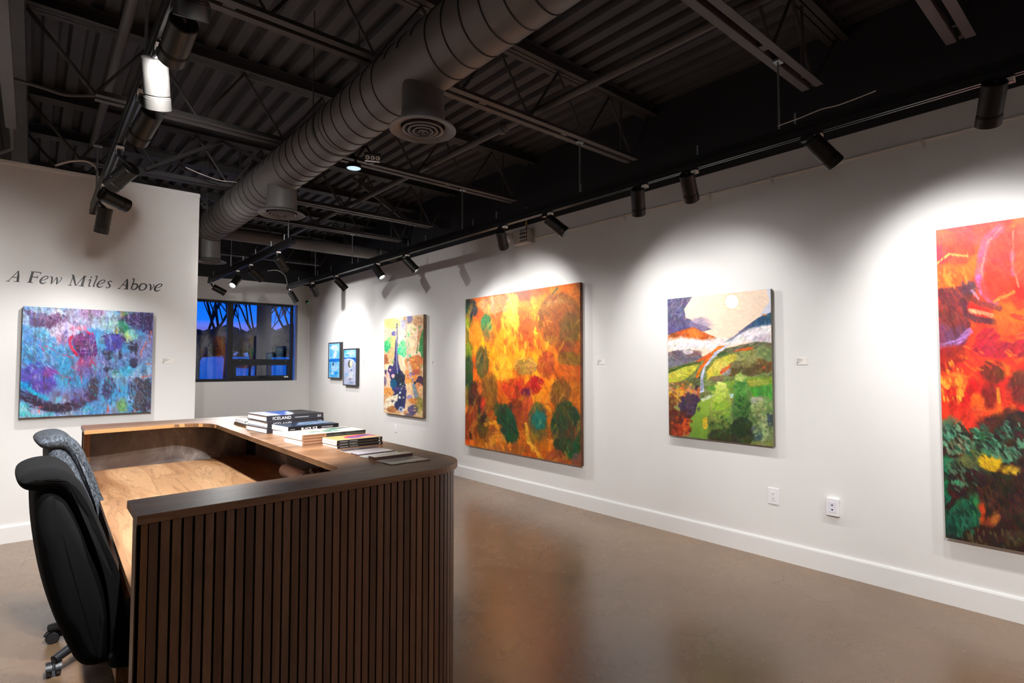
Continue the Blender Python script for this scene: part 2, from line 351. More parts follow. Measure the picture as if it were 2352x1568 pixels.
# corrugated roof deck, ribs running with the duct
pr=[];x=XL-.1;k=0
while x<XR+.14:
    pr+= [(x,ZC+.04),(x+.032,ZC+.04),(x+.052,ZC),(x+.125,ZC),(x+.145,ZC+.04)]; x+=.15
vs=[(a,YF-.1,z) for a,z in pr]+[(a,YB+.15,z) for a,z in pr]; n=len(pr)
m=MB().add(vs,[(i,i+1,n+i+1,n+i) for i in range(n-1)]); m.box(XL-.15,XR+.15,YF-.15,YB+.22,ZC+.06,ZC+.2)
struct(m.build('ceiling',M['deck'],fix=False))
# window
F=M['frame']; yf0,yf1=YB+.1,YB+.17
win=bpy.data.objects.new('window_1',None); C.objects.link(win); win.location=(2.6,YB+.12,1.9); win['_o']=(2.6,YB+.12,1.9); struct(win,'dark framed window with a tall fixed pane and a low opening sash')
m=MB(); X0,X1,Z0,Z1=1.25,3.965,1.135,2.645
m.box(X0,X1,yf0,yf1,Z1-.045,Z1).box(X0,X1,yf0,yf1,Z0,Z0+.05).box(X0,X0+.05,yf0,yf1,Z0+.05,Z1-.045).box(X1-.05,X1,yf0,yf1,Z0+.05,Z1-.045)
m.box(2.745,2.845,yf0-.012,yf1,Z0+.05,Z1-.045).box(2.845,X1-.05,yf0,yf1,1.49,1.555).build('window_frame',F,win,bevel=.004)
m=MB(); a,b_,z0,z1=2.843,X1-.048,Z0+.048,1.492; y0,y1=yf0-.016,yf1-.02
m.box(a,b_,y0,y1,z0,z0+.055).box(a,b_,y0,y1,z1-.055,z1).box(a,a+.065,y0,y1,z0+.055,z1-.055).box(b_-.065,b_,y0,y1,z0+.055,z1-.055).build('awning_sash',F,win,bevel=.004)
MB().box(3.3,3.52,y0-.03,y0,z0+.012,z0+.032).box(3.36,3.46,y0-.045,y0-.03,z0+.01,z0+.036).build('crank_handle',M['black'],win,bevel=.003)
m=MB()
for xx in (2.98,3.83):
    for zz in (1.523,): m.lathe([(.006,0),(.006,.004)],(xx,yf0-.004,zz),(0,1,0),8,(True,True))
    m.lathe([(.006,0),(.006,.004)],(xx,y0-.004,z0+.027),(0,1,0),8,(True,True))
m.build('frame_screw',M['silver'],win)
MB().box(3.79,3.87,y0-.002,y0,z0+.01,z0+.04).build('sticker',M['sticker'],win)
MB().box(X0+.05,2.745,YB+.13,YB+.136,Z0+.05,Z1-.045).build('glass_pane',M['glass'],win)
MB().box(2.845,X1-.05,YB+.13,YB+.136,1.555,Z1-.045).build('glass_pane',M['glass'],win)
MB().box(a+.065,b_-.065,YB+.118,YB+.124,z0+.055,z1-.055).build('glass_pane',M['glass'],win)
# ------------------------------------------------------------------ outside: snow, trees
def gz(y): t=min(1,max(0,(y-13)/14)); return -.15+1.95*t*t*(3-2*t)
m=MB(); ys=[YB+.3+.7*i for i in range(60)]; xs=[-30+1.5*i for i in range(61)]; R=random.Random(2)
m.v=[(x,y,gz(y)+R.uniform(-.04,.04)) for y in ys for x in xs]; m.f=[(j*61+i,j*61+i+1,(j+1)*61+i+1,(j+1)*61+i) for j in range(59) for i in range(60)]
struct(m.build('snow_ground',M['snow'],smooth=True,fix=False))
rnd=random.Random(4)
def tree(x,y,h,r,label,spread=.5,forks=4,lean=0,seed=1,fork_at=.3):
    R=random.Random(seed); o=thing('bare_tree',label,'tree',(x,y,gz(y)-.1),'bare trees outside the window')
    tr=MB(); br=MB()
    def grow(p,d,L,r,dep,mb):
        pts=[p];rs=[r];n=5
        for i in range(n):
            d=(d+Vector((R.gauss(0,.09),R.gauss(0,.09),R.gauss(.03,.05)))).normalized(); pts.append(pts[-1]+d*L/n); rs.append(r*(1-.6*(i+1)/n))
        mb.tube(pts,rs,7 if dep<2 else 4)
        if dep>=4: return
        for i in range(forks if dep<3 else 4):
            k=R.randint(2,5); a=R.uniform(0,2*PI); dd=(d+Vector((math.cos(a),math.sin(a),R.uniform(-.1,.5)))*spread*R.uniform(.7,1.5)).normalized()
            grow(pts[k],dd,L*R.uniform(.5,.8),max(rs[k]*.6,.011),dep+1,br)
    base=Vector((x,y,gz(y)-.1)); d0=Vector((lean,0,1)).normalized(); top=base+d0*h*fork_at
    tr.tube([base,base.lerp(top,.3),top],[r*1.25,r,r*.85],10); 
    for i in range(max(2,forks-1)):
        a=R.uniform(0,2*PI); grow(top,(d0+Vector((math.cos(a)*1.0,math.sin(a)*.5,.25))*spread).normalized(),h*.5,r*.62,1,br)
    tr.build('trunk',M['bark'],o,smooth=True); br.build('branches',M['bark'],o,smooth=True); return o
tree(4.66,15.6,14,.19,'bare tree whose wide dark trunk stands tallest behind the upper right pane',.45,4,0,3,.5)
tree(4.2,17.6,6,.075,'forked bare tree left of the wide trunk beside the window mullion',.42,6,.03,9,.22)
tree(7.3,20.5,6,.07,'spreading bare tree at the right edge of the upper right pane',.5,7,-.08,14,.2)
tree(6.5,23,6,.06,'slim bare tree farther back between the wide trunk and the right edge',.5,7,.03,23,.2)
tree(3.45,17.5,6.5,.075,'bare tree with many fine branches behind the left pane',.5,7,.02,35,.2)
tree(2.85,19.5,7,.075,'dense bare tree at the far left of the left pane',.5,7,.0,44,.2)
tree(5.0,18.2,4.2,.04,'thin bare sapling standing just left of the wide dark trunk',.4,4,.05,52,.3)
m=MB(); R=random.Random(9)
for i in range(700):
    x=R.uniform(-4,24); y=R.uniform(26,31); s=R.uniform(.25,.55); z=1.75+R.random()*(1.2+.1*math.sin(x*.9)+.12*math.sin(x*3.1)); m.lathe([(0,-s*.5),(s*.8,-s*.2),(s*.7,s*.3),(0,s*.8)],(x,y,z),(R.gauss(0,.2),R.gauss(0,.2),1),7)
tag(m.build('evergreen_hedge',M['hedge'],smooth=True),'dark line of evergreen bushes along the horizon outside','hedge',kind='stuff')
o=thing('snow_sled','red sled lying in the blue snow behind the opening sash','sled',(5.98,22.5,gz(22.5)))
zz=gz(22.5); MB().lathe([(0,-.45),(.1,-.4),(.17,-.05),(.14,.3),(.03,.5)],(5.98,22.5,zz+.12),(1,-.4,.1),10).build('hull',M['redp'],o,smooth=True)
MB().box(5.8,6.1,22.4,22.6,zz+.2,zz+.34).build('seat',M['redp'],o,bevel=.03)
# ------------------------------------------------------------------ joists
ZB,ZT=3.236,3.715
def joist(y,x0,x1,label,first):
    o=thing('roof_joist',label,'joist',(x1,y,ZB),'black open web roof joists')
    m=MB()
    for s in (-1,1): m.box(x0,x1,y+s*.042-.024,y+s*.042+.024,ZB,ZB+.006).box(x0,x1,y+s*.02-.003,y+s*.02+.003,ZB+.006,ZB+.05)
    for i in range(int((x1-x0)/.8)): m.box(x0+.4+i*.8,x0+.46+i*.8,y-.017,y+.017,ZB+.006,ZB+.03)
    m.build('bottom_chord',M['steel'],o)
    m=MB(); xa=-.15 if first else x0-.4
    for s in (-1,1): m.box(xa,XR-.002,y+s*.042-.026,y+s*.042+.026,ZC-.008,ZC-.002).box(xa,XR-.002,y+s*.02-.004,y+s*.02+.004,ZT,ZC-.008)
    m.box(xa,XR-.002,y-.068,y+.068,ZT,ZT+.01); m.build('top_chord',M['steel2'],o)
    m=MB(); n=max(2,round((x1-x0)/.62)); p=(x1-x0)/n
    for i in range(n):
        a=x0+i*p; m.tube([(a,y,ZB+.03),(a+p/2,y,ZT)],.011,6); m.tube([(a+p/2,y,ZT),(a+p,y,ZB+.03)],.011,6)
    m.tube([(x1,y,ZB+.02),(XR-.05,y,ZT)],.013,6); m.tube([(x1-.15,y,ZB+.02),(x1-.15,y,ZT)],.011,6)
    m.tube([(x0,y,ZB+.02),(xa+.05,y,ZT)],.013,6)
    m.build('web',M['steel2'],o); return o
JL=['black roof joist nearest the upper right corner, only its right end in view','black roof joist ending right above the second spotlight of the long track','black roof joist passing just in front of the nearest duct outlet','black roof joist crossing behind the duct by the round lamp disc','black roof joist just behind the middle duct outlet','black roof joist next beyond the middle duct outlet, in front of the fat pipe','black roof joist carrying the rods of the short far track','farthest black roof joist, close to the back wall']
for (y,x0,x1),lb in zip([(.67,.27,3.84),(1.42,.27,3.78),(2.99,.27,3.96),(4.6,.27,3.97),(6.17,.27,3.9),(7.18,.27,4.02),(8.5,.27,3.9),(9.9,.27,3.9)],JL): joist(y,x0,x1,lb,True)
# girder, pipes, wireway
o=thing('roof_girder','long black steel girder along the left end of the roof joists','girder',(-.15,3,3.5))
MB().box(-.21,-.09,YF,YB,3.46,3.472).box(-.21,-.09,YF,YB,3.69,3.702).box(-.154,-.146,YF,YB,3.472,3.69).build('beam_web',M['steel2'],o)
def pipe(name,lb,cat,pts,r,mat,coup=()):
    o=thing(name,lb,cat,tuple(pts[0])); MB().tube(pts,r,14).build('pipe',mat,o,smooth=True)
    for c in coup:
        MB().lathe([(r,-.06),(r*1.35,-.05),(r*1.35,-.02),(r*1.6,-.02),(r*1.6,.02),(r*1.35,.02),(r*1.35,.05),(r,.06)],c,(0,1,0),14).build('coupling',mat,o,smooth=True)
pipe('sprinkler_pipe','dark sprinkler pipe running beside the duct to its right','pipe',[(2.84,YF+.1,3.36),(2.84,YB-.05,3.36)],.028,M['steel'],[(2.84,3.42,3.36),(2.84,6.6,3.36)])
pipe('roof_conduit','dark pipe above the left track near the girder','pipe',[(.385,YF+.1,3.57),(.385,7.5,3.57)],.03,M['steel'])
pipe('cross_pipe','fat dark pipe crossing the ceiling behind the middle duct outlet','pipe',[(.3,7.75,3.13),(XR-.01,7.75,3.13)],.085,M['ductm'])
o=thing('ceiling_wireway','flat dark channel hanging at the upper left corner','channel',(-.17,3,3.2))
MB().box(-.2,-.135,YF+.2,5.5,3.195,3.235).build('channel',M['steel'],o,bevel=.003); MB().tube([(-.165,5.5,3.215),(-.165,5.75,3.215),(-.165,5.85,3.15),(-.3,6.0,3.1),(-.6,6.1,3.08)],.014,8).build('conduit_elbow',M['steel'],o,smooth=True)
for yy in (.5,3.0,5.0): MB().tube([(-.167,yy,3.235),(-.167,yy,3.46)],.005,6).build('hanger',M['steel2'],o)
def cable(lb,pts,r,mat,name='ceiling_cable',cat='cable'):
    P=[Vector(p) for p in pts]; out=[]
    for i in range(len(P)-1):
        a=P[max(i-1,0)];b=P[i];c=P[i+1];d=P[min(i+2,len(P)-1)]
        for k in range(8):
            t=k/8; out.append(.5*((2*b)+(c-a)*t+(2*a-5*b+4*c-d)*t*t+(3*b-a-3*c+d)*t**3))
    out.append(P[-1]); return tag(MB().tube(out,r,8).build(name,mat,smooth=True),lb,cat)
cable('dark flexible conduit sagging between the channel and a joist end',[(-.135,4.58,3.215),(.0,4.6,3.215),(.12,4.61,3.21),(.268,4.6,3.25)],.011,M['steel'])
cable('thin pale cable looping along the ceiling left of the duct',[(1.0,5.7,3.232),(1.15,5.72,3.2),(1.3,5.74,3.185),(1.42,5.75,3.2),(1.5,5.78,3.2)],.004,M['conduitw'])
cable('pale flexible feed curving down to the end of the left track',[(.1,6.08,3.14),(.2,6.08,3.2),(.3,6.06,3.22),(.37,6.03,3.18),(.385,6.0,3.08),(.38,5.97,2.9),(.36,5.92,2.785)],.009,M['conduitw'])
cable('pale flexible feed dropping to the far end of the long track',[(3.0,9.9,3.05),(3.15,9.88,3.07),(3.25,9.82,3.0),(3.27,9.76,2.9),(3.28,9.72,2.79)],.007,M['conduitw'])
o=thing('sway_brace','double angle brace slanting down right beyond the round lamp disc','brace',(2.94,6.25,3.7))
for k in (-1,1): MB().bar((2.9+.04*k,6.27,3.69),(3.7+.04*k,6.27,3.25),.03,.03).build('angle',M['steel'],o)
o=thing('bridging_brace','thin dark brace slanting up left of the duct','brace',(.74,6.05,3.25))
MB().bar((.74,6.05,3.245),(1.38,6.05,3.68),.03).build('angle',M['steel2'],o)
MB().bar((1.38,6.05,3.68),(1.7,5.3,3.25),.03).build('angle',M['steel2'],o)
# ------------------------------------------------------------------ spiral duct with round outlets
DX,DZ,DR=1.527,3.036,.164; DY0,DY1=-3.6,7.46
o=thing('air_duct','big dark spiral round duct running away under the ceiling','duct',(DX,3,DZ)); o0=o
MB().lathe([(0,0),(DR-.01,0),(DR,.01),(DR,DY1-DY0-.02),(DR-.03,DY1-DY0),(0,DY1-DY0)],(DX,DY0,DZ),(0,1,0),56).build('duct_pipe',M['ductm'],o,smooth=True)
drops=[2.5,4.7,7.2]; m=MB(); seg=[]; npt=40; pitch=.137
def flush():
    global seg
    if len(seg)>2: m.tube(seg,.0042,5)
    seg=[]
for i in range(int((DY1-.05-DY0)/pitch*npt)):
    th=2*PI*i/npt; y=DY0+pitch*i/npt; a=(math.degrees(th)%360)  # angle from +X toward +Z
    px_,pz=DX+(DR+.001)*math.cos(th),DZ+(DR+.001)*math.sin(th)
    low=pz<DZ+.02
    if low and any(abs(y-d)<.2 for d in drops[:2]) and px_<DX+.15: flush()
    else: seg.append((px_,y,pz))
flush(); m.build('spiral_seam',M['seam'],o,smooth=True)
for y in (1.1,3.55,5.85):
    MB().lathe([(DR,-.03),(DR+.004,-.028),(DR+.004,.028),(DR,.03)],(DX,y,DZ),(0,1,0),56).build('coupling_band',M['ductm'],o,smooth=True)
for y,rz,zb in ((2.5,.115,2.70),(4.7,.12,2.705),(7.2,.12,2.665)):
    br=MB().lathe([(rz,zb),(rz,zb+.06),(rz-.004,zb+.062),(rz-.004,DZ-.05)],(DX,y,0),(0,0,1),40).build('branch_duct',M['ductm'],o,smooth=True)
    R=rz*1.5; df=MB().lathe([(rz+.002,.012),(rz+.01,.012),(R,-.012),(R+.002,-.018),(R-.004,-.022),(rz*1.02,-.006),(rz*.98,.0)],(DX,y,zb),(0,0,1),48).build('outlet_flange',M['ductm'],o,smooth=True); df.parent=br
    m=MB()
    for k,q in enumerate((.84,.62,.42,.2)): m.lathe([(rz*q,.01-.006*k),(rz*q*1.12,-.018-.004*k),(rz*q*1.0,-.02-.004*k),(rz*q*.9,.006-.006*k)],(DX,y,zb),(0,0,1),36)
    m.lathe([(0,-.028),(rz*.08,-.03),(rz*.1,-.02)],(DX,y,zb),(0,0,1),20)
    m.box(DX-rz,DX+rz,y-.004,y+.004,zb+.012,zb+.02).box(DX-.004,DX+.004,y-rz,y+rz,zb+.012,zb+.02)
    c=m.build('outlet_cone',M['ductm'],o,smooth=True); c.parent=br
for y in (.2,3.62,6.6):
    m=MB(); m.lathe([(DR+.001,-.012),(DR+.005,-.012),(DR+.005,.012),(DR+.001,.012)],(DX,y,DZ),(0,1,0),48)
    for s in (-1,1): m.tube([(DX+s*(DR-.005),y,DZ+.05),(DX+s*(DR-.005),y,ZC+.01)],.004,6)
    m.build('hanger_strap',M['steel2'],o)
cable('thin pale wire lying along the top of the long track left of the nearest spotlight',[(3.262,1.42,2.84),(3.255,1.3,2.842),(3.25,1.18,2.85),(3.25,1.1,2.843),(3.255,1.0,2.85),(3.262,.92,2.86)],.003,M['conduitw'])
# ------------------------------------------------------------------ light tracks
def track(lb,x,y0,y1,z,rods,studs):
    o=thing('light_track',lb,'light track',(x,y1,z),'ceiling light tracks')
    m=MB(); m.box(x-.019,x-.013,y0,y1,z,z+.034).box(x+.013,x+.019,y0,y1,z,z+.034).box(x-.019,x+.019,y0,y1,z+.034,z+.04).box(x-.013,x-.008,y0,y1,z,z+.004).box(x+.008,x+.013,y0,y1,z,z+.004)
    m.build('track_rail',M['track'],o)
    MB().box(x-.013,x+.013,y0+.002,y1-.002,z+.006,z+.033).build('rail_insert',M['blackmat'],o)
    m=MB(); m.box(x-.021,x-.017,y0,y1,z+.042,z+.083).box(x+.017,x+.021,y0,y1,z+.042,z+.083).box(x-.017,x+.017,y0,y1,z+.042,z+.046).build('support_channel',M['black'],o)
    MB().box(x-.022,x+.022,y1,y1+.03,z-.003,z+.043).build('end_feed',M['black'],o,bevel=.003)
    for yy in rods:
        MB().tube([(x,yy,z+.046),(x,yy,ZB+.004)],.0065,8).build('suspension_rod',M['zinc'],o,smooth=True)
        MB().box(x-.03,x+.03,yy-.02,yy+.02,ZB-.012,ZB).build('beam_clamp',M['zinc'],o)
    for yy in studs: MB().tube([(x,yy,z+.046),(x,yy,z+.155)],.0055,8).build('hanger_stud',M['zinc'],o,smooth=True)
    return o
TR=2.735
track('long light track running the length of the painted right wall',3.28,-3.4,9.7,TR,[1.42,2.99,4.6,7.18,8.5],[1.33,1.95,2.98,4.05,4.42,5.3,5.68,6.35,7.0,7.9,8.4,9.2])
track('short light track hanging beyond the middle duct outlet',2.08,6.0,9.75,TR,[6.17,8.5],[6.3,6.75,7.35,7.9,9.5])
track('light track at upper left hung with seven big spotlights',.355,-3.4,5.9,TR,[2.99,5.6],[])
# heads: measured top centre and axis
HR=.0485
heads=[
('R',(3.23,.45,2.712),(.632,.242,-.736),'nearest spotlight of the long track, cut close to the right picture edge'),
('R',(3.245,1.235,2.70),(.587,-.43,-.686),'tilted spotlight on the long track between the red painting and the landscape'),
('R',(3.25,2.014,2.71),(.657,.212,-.723),'right one of the spotlight pair above the landscape painting'),
('R',(3.25,2.41,2.708),(.5,.31,-.81),'left one of the spotlight pair above the landscape painting, hanging almost straight'),
('R',(3.27,3.352,2.683),(.534,-.556,-.637),'spotlight with lit lens just right of the twin emergency lamps'),
('R',(3.255,3.967,2.69),(.622,.452,-.639),'spotlight hanging in front of the twin emergency lamps'),
('R',(3.27,5.724,2.682),(.507,-.462,-.727),'tilted spotlight above the gap between the orange and the forest painting'),
('R',(3.25,6.45,2.688),(.235,-.594,-.769),'spotlight with lit lens facing the room above the forest painting'),
('R',(3.29,7.726,2.68),(.671,-.193,-.716),'third spotlight from the far end of the long track'),
('R',(3.29,8.65,2.68),(.623,.489,-.61),'second spotlight from the far end of the long track'),
('R',(3.29,9.62,2.68),(.55,.02,-.84),'farthest spotlight at the window end of the long track'),
('M',(2.08,6.53,2.672),(.637,.478,-.605),'nearest spotlight on the short far track'),
('M',(2.085,7.58,2.67),(.783,.211,-.585),'second nearest spotlight on the short far track, dark and tilted right'),
('M',(2.1,8.17,2.63),(-.539,-.527,-.657),'spotlight with bright lens on the short far track, turned to the left'),
('M',(2.1,9.6,2.66),(.875,-.147,-.461),'farthest spotlight on the short far track, above the left window pane'),
('L',(.378,2.232,2.67),(-.046,.957,-.286),'largest dark spotlight at the top of the left track'),
('L',(.34,2.62,2.69),(.161,.52,-.839),'silvery spotlight partly hidden behind the largest one'),
('L',(.405,3.12,2.66),(-.217,.847,-.485),'dark spotlight below the silvery one on the left track'),
('L',(.42,4.0,2.63),(-.426,.79,-.441),'spotlight turned left above the crossed pair of the left track'),
('L',(.341,4.908,2.67),(.833,.524,-.178),'almost level spotlight pointing right in the crossed pair on the left track'),
('L',(.395,5.27,2.655),(-.1,.3,-.95),'lowest spotlight of the left track, hanging down before the white partition'),
('L',(.32,1.80,2.675),(.1,.5,-.86),'spotlight cut off by the top picture edge just right of the largest one'),
]
hb={'b':MB().lathe([(0,.0),(HR-.004,0),(HR,.004),(HR,.138),(HR-.003,.140),(HR-.003,.143),(HR,.145),(HR,.15),(0,.15)],(0,0,0),(0,0,1),40).build('lamp_body',M['headm'],smooth=True),
 's':MB().lathe([(HR-.002,.15),(HR+.0015,.152),(HR+.0015,.196),(HR-.002,.198),(HR-.006,.197),(HR-.009,.175),(.0,.175)],(0,0,0),(0,0,1),40).build('snoot',M['headm'],smooth=True),
 'l':MB().lathe([(0,.178),(HR-.012,.178)],(0,0,0),(0,0,1),32).build('lens',M['lens'],smooth=True),
 'k':MB().lathe([(0,0),(.004,0),(.004,.004),(0,.004)],(HR,0,.12),(1,0,0),10).build('set_screw',M['zinc'])}
ad=MB().box(-.017,.017,-.055,.055,-.028,-.001).build('track_adapter',M['black'],bevel=.003)
ds=[v for v in hb.values()]+[ad]
for v in ds: C.objects.unlink(v)
first=True; spots=[]
PW={'R':1,'M':.6,'L':1}
TX={'R':3.28,'M':2.08,'L':.355}
for i,(tr,T,a,lb) in enumerate(heads):
    T=Vector(T); a=Vector(a).normalized(); x=TX[tr]; 
    P=T+a*.045          # pivot on the axis of the body
    base=(x,T.y-a.y*.02,TR); o=thing('track_spotlight',lb,'spotlight',base,'cylinder spotlights on the ceiling tracks')
    q=a.to_track_quat('Z','Y'); off=T-Vector(base)
    c=ad.copy(); C.objects.link(c); c.parent=o
    for k in ('b','s','l','k'):
        c=hb[k].copy(); C.objects.link(c); c.parent=o; c.location=off; c.rotation_mode='QUATERNION'; c.rotation_quaternion=q
        if k=='k': c.location=off
    up=T-a*.004
    MB().tube([(0,0,-.026),(0,0,max(-.05,(up-Vector(base)).z*.5-.012)),tuple(up-Vector(base)+a*.008)],[.012,.011,.011],10).build('stem',M['black'],o,smooth=True,local=True)
    MB().box(-.019,.019,-.056,-.02,-.026,-.008).build('rating_sticker',M['sticker'],o,local=True)
    spots.append((tr,T+a*.2,a,i))
# ------------------------------------------------------------------ reception desk
ZD=1.07
inn0=[(.211,1.901),(.80,1.948)]+arc(.808,2.01,.062,-82,0,5)+[(.893,3.92)]
cx,cy,r=.893-.21,3.92,.21
inn=inn0+arc(cx,cy,r,8,86,10)+[(.236,4.06)]
out=[(.209,1.686),(1.075,1.732)]+arc(1.09,1.977,.245,-86,0,14)+[(1.345,4.225)]+arc(1.10,4.225,.245,0,87,14)+[(.24,4.43)]
desk=thing('reception_desk','U-shaped walnut reception desk with slatted front and rounded corners','desk',(.8,3.0,0))
MB().prism(out+inn[::-1],ZD-.023,ZD).build('countertop',M['wood'],desk,bevel=.0015)
# inner edge band of the counter (lighter oak)
m=MB(); n=len(inn)
eb=[(x,y) for x,y in inn]
for i in range(n-1):
    m.add([(eb[i][0],eb[i][1],ZD-.0225),(eb[i+1][0],eb[i+1][1],ZD-.0225),(eb[i+1][0],eb[i+1][1],ZD-.0015),(eb[i][0],eb[i][1],ZD-.0015)],[(0,1,2,3)])
eo=m.build('edge_band',M['edge'],desk)
so=eo.modifiers.new('thick','SOLIDIFY'); so.thickness=.0016; so.offset=1
# slat path follows the counter edge, set back
def offs(pts,d):
    res=[]
    for i,p in enumerate(pts):
        a=pts[max(i-1,0)]; b=pts[min(i+1,len(pts)-1)]; t=Vector((b[0]-a[0],b[1]-a[1])).normalized(); res.append((p[0]-t.y*d,p[1]+t.x*d))
    return res
def resample(pts,step,start=0):
    L=[0]
    for i in range(len(pts)-1): L.append(L[-1]+math.dist(pts[i],pts[i+1]))
    res=[];s=start
    while s<L[-1]:
        i=max(k for k in range(len(L)) if L[k]<=s); i=min(i,len(pts)-2); t=(s-L[i])/(L[i+1]-L[i]); p,q=Vector(pts[i]),Vector(pts[i+1]); res.append((p.lerp(q,t),(q-p).normalized())); s+=step
    return res
dense=[out[0]]+[o for o in out[1:]]
face=offs(out,.014); zt=ZD-.0235
m=MB()
for p,t in resample(face,.02635,.0395):
    nrm=Vector((-t.y,t.x)); c=p+nrm*.006
    m.obox((c.x,c.y,zt/2+.002),((t.x,t.y,0),(nrm.x,nrm.y,0),(0,0,1)),(.0102,.006,zt/2-.002))
m.build('slat_cladding',M['slat'],desk)
core_o=offs(out,.0262)
core=[(.2205,core_o[0][1])]+core_o[1:-1]+[(.262,core_o[-1][1])]
inner=[(.2205,1.775),(1.16,1.80),(1.262,1.9),(1.262,4.3),(1.2,4.418),(.262,4.377)]
MB().prism(core+inner[::-1],.0,zt).build('felt_backing',M['felt'],desk)
MB().box(.24,1.25,1.812,1.82,.1,zt).prism([(1.249,1.82),(1.259,1.82),(1.259,4.37),(1.249,4.37)],.1,zt).prism([(.285,4.362),(1.249,4.404),(1.249,4.412),(.285,4.37)],.1,zt).build('stone_look_lining',M['stone'],desk)
y0=face[0][1]
MB().box(.2105,.2205,y0,1.775,0,zt).box(.2105,.2345,y0,y0+.012,0,zt).build('end_panel',M['woodz'],desk,bevel=.001)
MB().box(.252,.284,4.357,4.404,0,zt).build('end_panel',M['woodz'],desk,bevel=.001)
MB().prism([(.233,1.822),(1.246,1.822),(1.246,4.402),(.286,4.36)],.765,.79).build('work_surface',M['woodws'],desk,bevel=.0015)
# drawer unit under the surface
MB().box(.33,.85,2.95,3.42,.08,.762).build('pedestal',M['woodz'],desk)
for z0,z1 in ((.56,.755),(.33,.55),(.09,.32)):
    d=MB().box(.305,.328,2.955,3.415,z0,z1).build('drawer_front',M['woodz'],desk,bevel=.0015)
    h=MB().box(.287,.293,3.14,3.24,z1-.035,z1-.02).box(.293,.305,3.14,3.15,z1-.035,z1-.02).box(.293,.305,3.23,3.24,z1-.035,z1-.02).build('drawer_handle',M['silver'],desk,bevel=.0015); h.parent=d
MB().box(.3,1.24,3.44,3.46,.05,.764).box(.6,.62,1.83,2.93,.05,.5).build('support_panel',M['woodz'],desk)
# things tucked under the counter
o=thing('paper_roll','pale pink roll of wrapping paper lying under the counter','paper roll',(1.17,3.3,.86))
z=.79+.037
MB().lathe([(.012,0),(.036,0),(.037,.003),(.037,.37),(.036,.373),(.012,.373)],(1.15,3.40,z),(-.03,-1,0),28).build('roll',plain('pink_paper',(214,194,188),.7,var=.02),o,smooth=True)
MB().lathe([(.0115,-.002),(.0125,-.002),(.0125,.376),(.0115,.376)],(1.15,3.40,z),(-.03,-1,0),20).build('core_tube',M['kraft'],o)
R=random.Random(3)
def crumple(name,lb,cat,c,s,mat,seed):
    bm=bmesh.new(); bmesh.ops.create_icosphere(bm,subdivisions=4,radius=1); R=random.Random(seed); K=[Vector((R.gauss(0,1),R.gauss(0,1),R.gauss(0,1))).normalized() for _ in range(26)]
    for v in bm.verts:
        d=max(v.co.normalized().dot(k) for k in K); v.co*=(.72+.36*abs(math.sin(d*22))*.5+.1*R.random())
        v.co=Vector((c[0]+v.co.x*s[0],c[1]+v.co.y*s[1],max(c[2]+v.co.z*s[2],.7915)))
    me=bpy.data.meshes.new(name); bm.to_mesh(me); bm.free(); me.materials.append(mat); ob=bpy.data.objects.new(name,me); C.objects.link(ob); return tag(ob,lb,cat)
crumple('bubble_wrap_bundle','crumpled dark glossy wrapping bundle beside the pink paper roll','wrapping',(1.14,2.86,.85),(.09,.13,.075),M['foil'],5)
crumple('black_bag','black bag pushed under the near right counter corner','bag',(1.1,2.45,.85),(.11,.19,.08),M['blackmat'],8)
for i,(x,y,a,lb) in enumerate([(1.0,2.93,.5,'small white folded packet standing before the wrapping bundle'),(.985,2.83,-.3,'small white folded packet leaning nearest the counter')]):
    o=thing('folded_packet',lb,'packet',(x,y,.791),'white packets under the counter'); ca,sa=math.cos(a),math.sin(a)
    MB().add([(x+ca*u-sa*v,y+sa*u+ca*v,.7915+z) for u,v,z in [(-.035,-.03,0),(.035,-.03,0),(.035,.03,0),(-.035,.03,0),(-.03,0,.06),(.03,0,.06)]],[(0,1,2,3),(0,4,5,1),(2,5,4,3),(0,3,4),(1,2,5)]).build('sheet',M['paper'],o)
    MB().add([(x+ca*u-sa*v,y+sa*u+ca*v,.7915+z) for u,v,z in [(-.02,-.0245,.016),(.01,-.0245,.016),(.01,-.0215,.022),(-.02,-.0215,.022)]],[(0,1,2,3)]).build('print',M['printg'],o)
# ------------------------------------------------------------------ books and cards on the counter
def rot2(x,y,a): return (x*math.cos(a)-y*math.sin(a),x*math.sin(a)+y*math.cos(a))
def text(name,body,mat,parent,size,loc,rot,ext=.0002,sx=1,spacing=1.0):
    cu=bpy.data.curves.new(name,'FONT'); cu.body=body; cu.size=size; cu.extrude=ext; cu.space_character=spacing; tmp=bpy.data.objects.new(name,cu); C.objects.link(tmp)
    bpy.context.view_layer.update(); me=bpy.data.meshes.new_from_object(tmp.evaluated_get(bpy.context.evaluated_depsgraph_get())); bpy.data.objects.remove(tmp); bpy.data.curves.remove(cu)
    me.name=name; me.materials.clear(); me.materials.append(mat); ob=bpy.data.objects.new(name,me); C.objects.link(ob); ob.parent=parent; ob.location=loc; ob.rotation_euler=rot; ob.scale=(sx,1,1); return ob
def book(lb,cat,x,y,z,L,D,T,a,art,spine,pages,group,hard=True,spinefn=None,sag=0):
    # local: spine along +x at y=0 (towards camera), pages at the x=0 end and far side
    o=thing('book',lb,cat,(x,y,z),group); o.rotation_euler=(0,0,a); c=.0022 if hard else .0006; e=.004 if hard else 0
    MB().box(e,L-e,.003,D-e,c,T-c).build('page_block',pages,o,local=True)
    MB().box(0,L,0,D,0,c).box(0,L,0,.0028,0,T).build('cover',spine,o,local=True,bevel=.0008)
    P=art(); 
    # top board with the printed picture
    MB().box(0,L,0,D,T-c,T-.0002).build('top_board',spine,o,local=True)
    o['_o']=(0,0,0); P.mesh('cover_picture',M['cover_art'],o,lambda A,B:(A*L,B*D,A*0+T+.0001)); 
    if spinefn: spinefn(o,L,T)
    return o
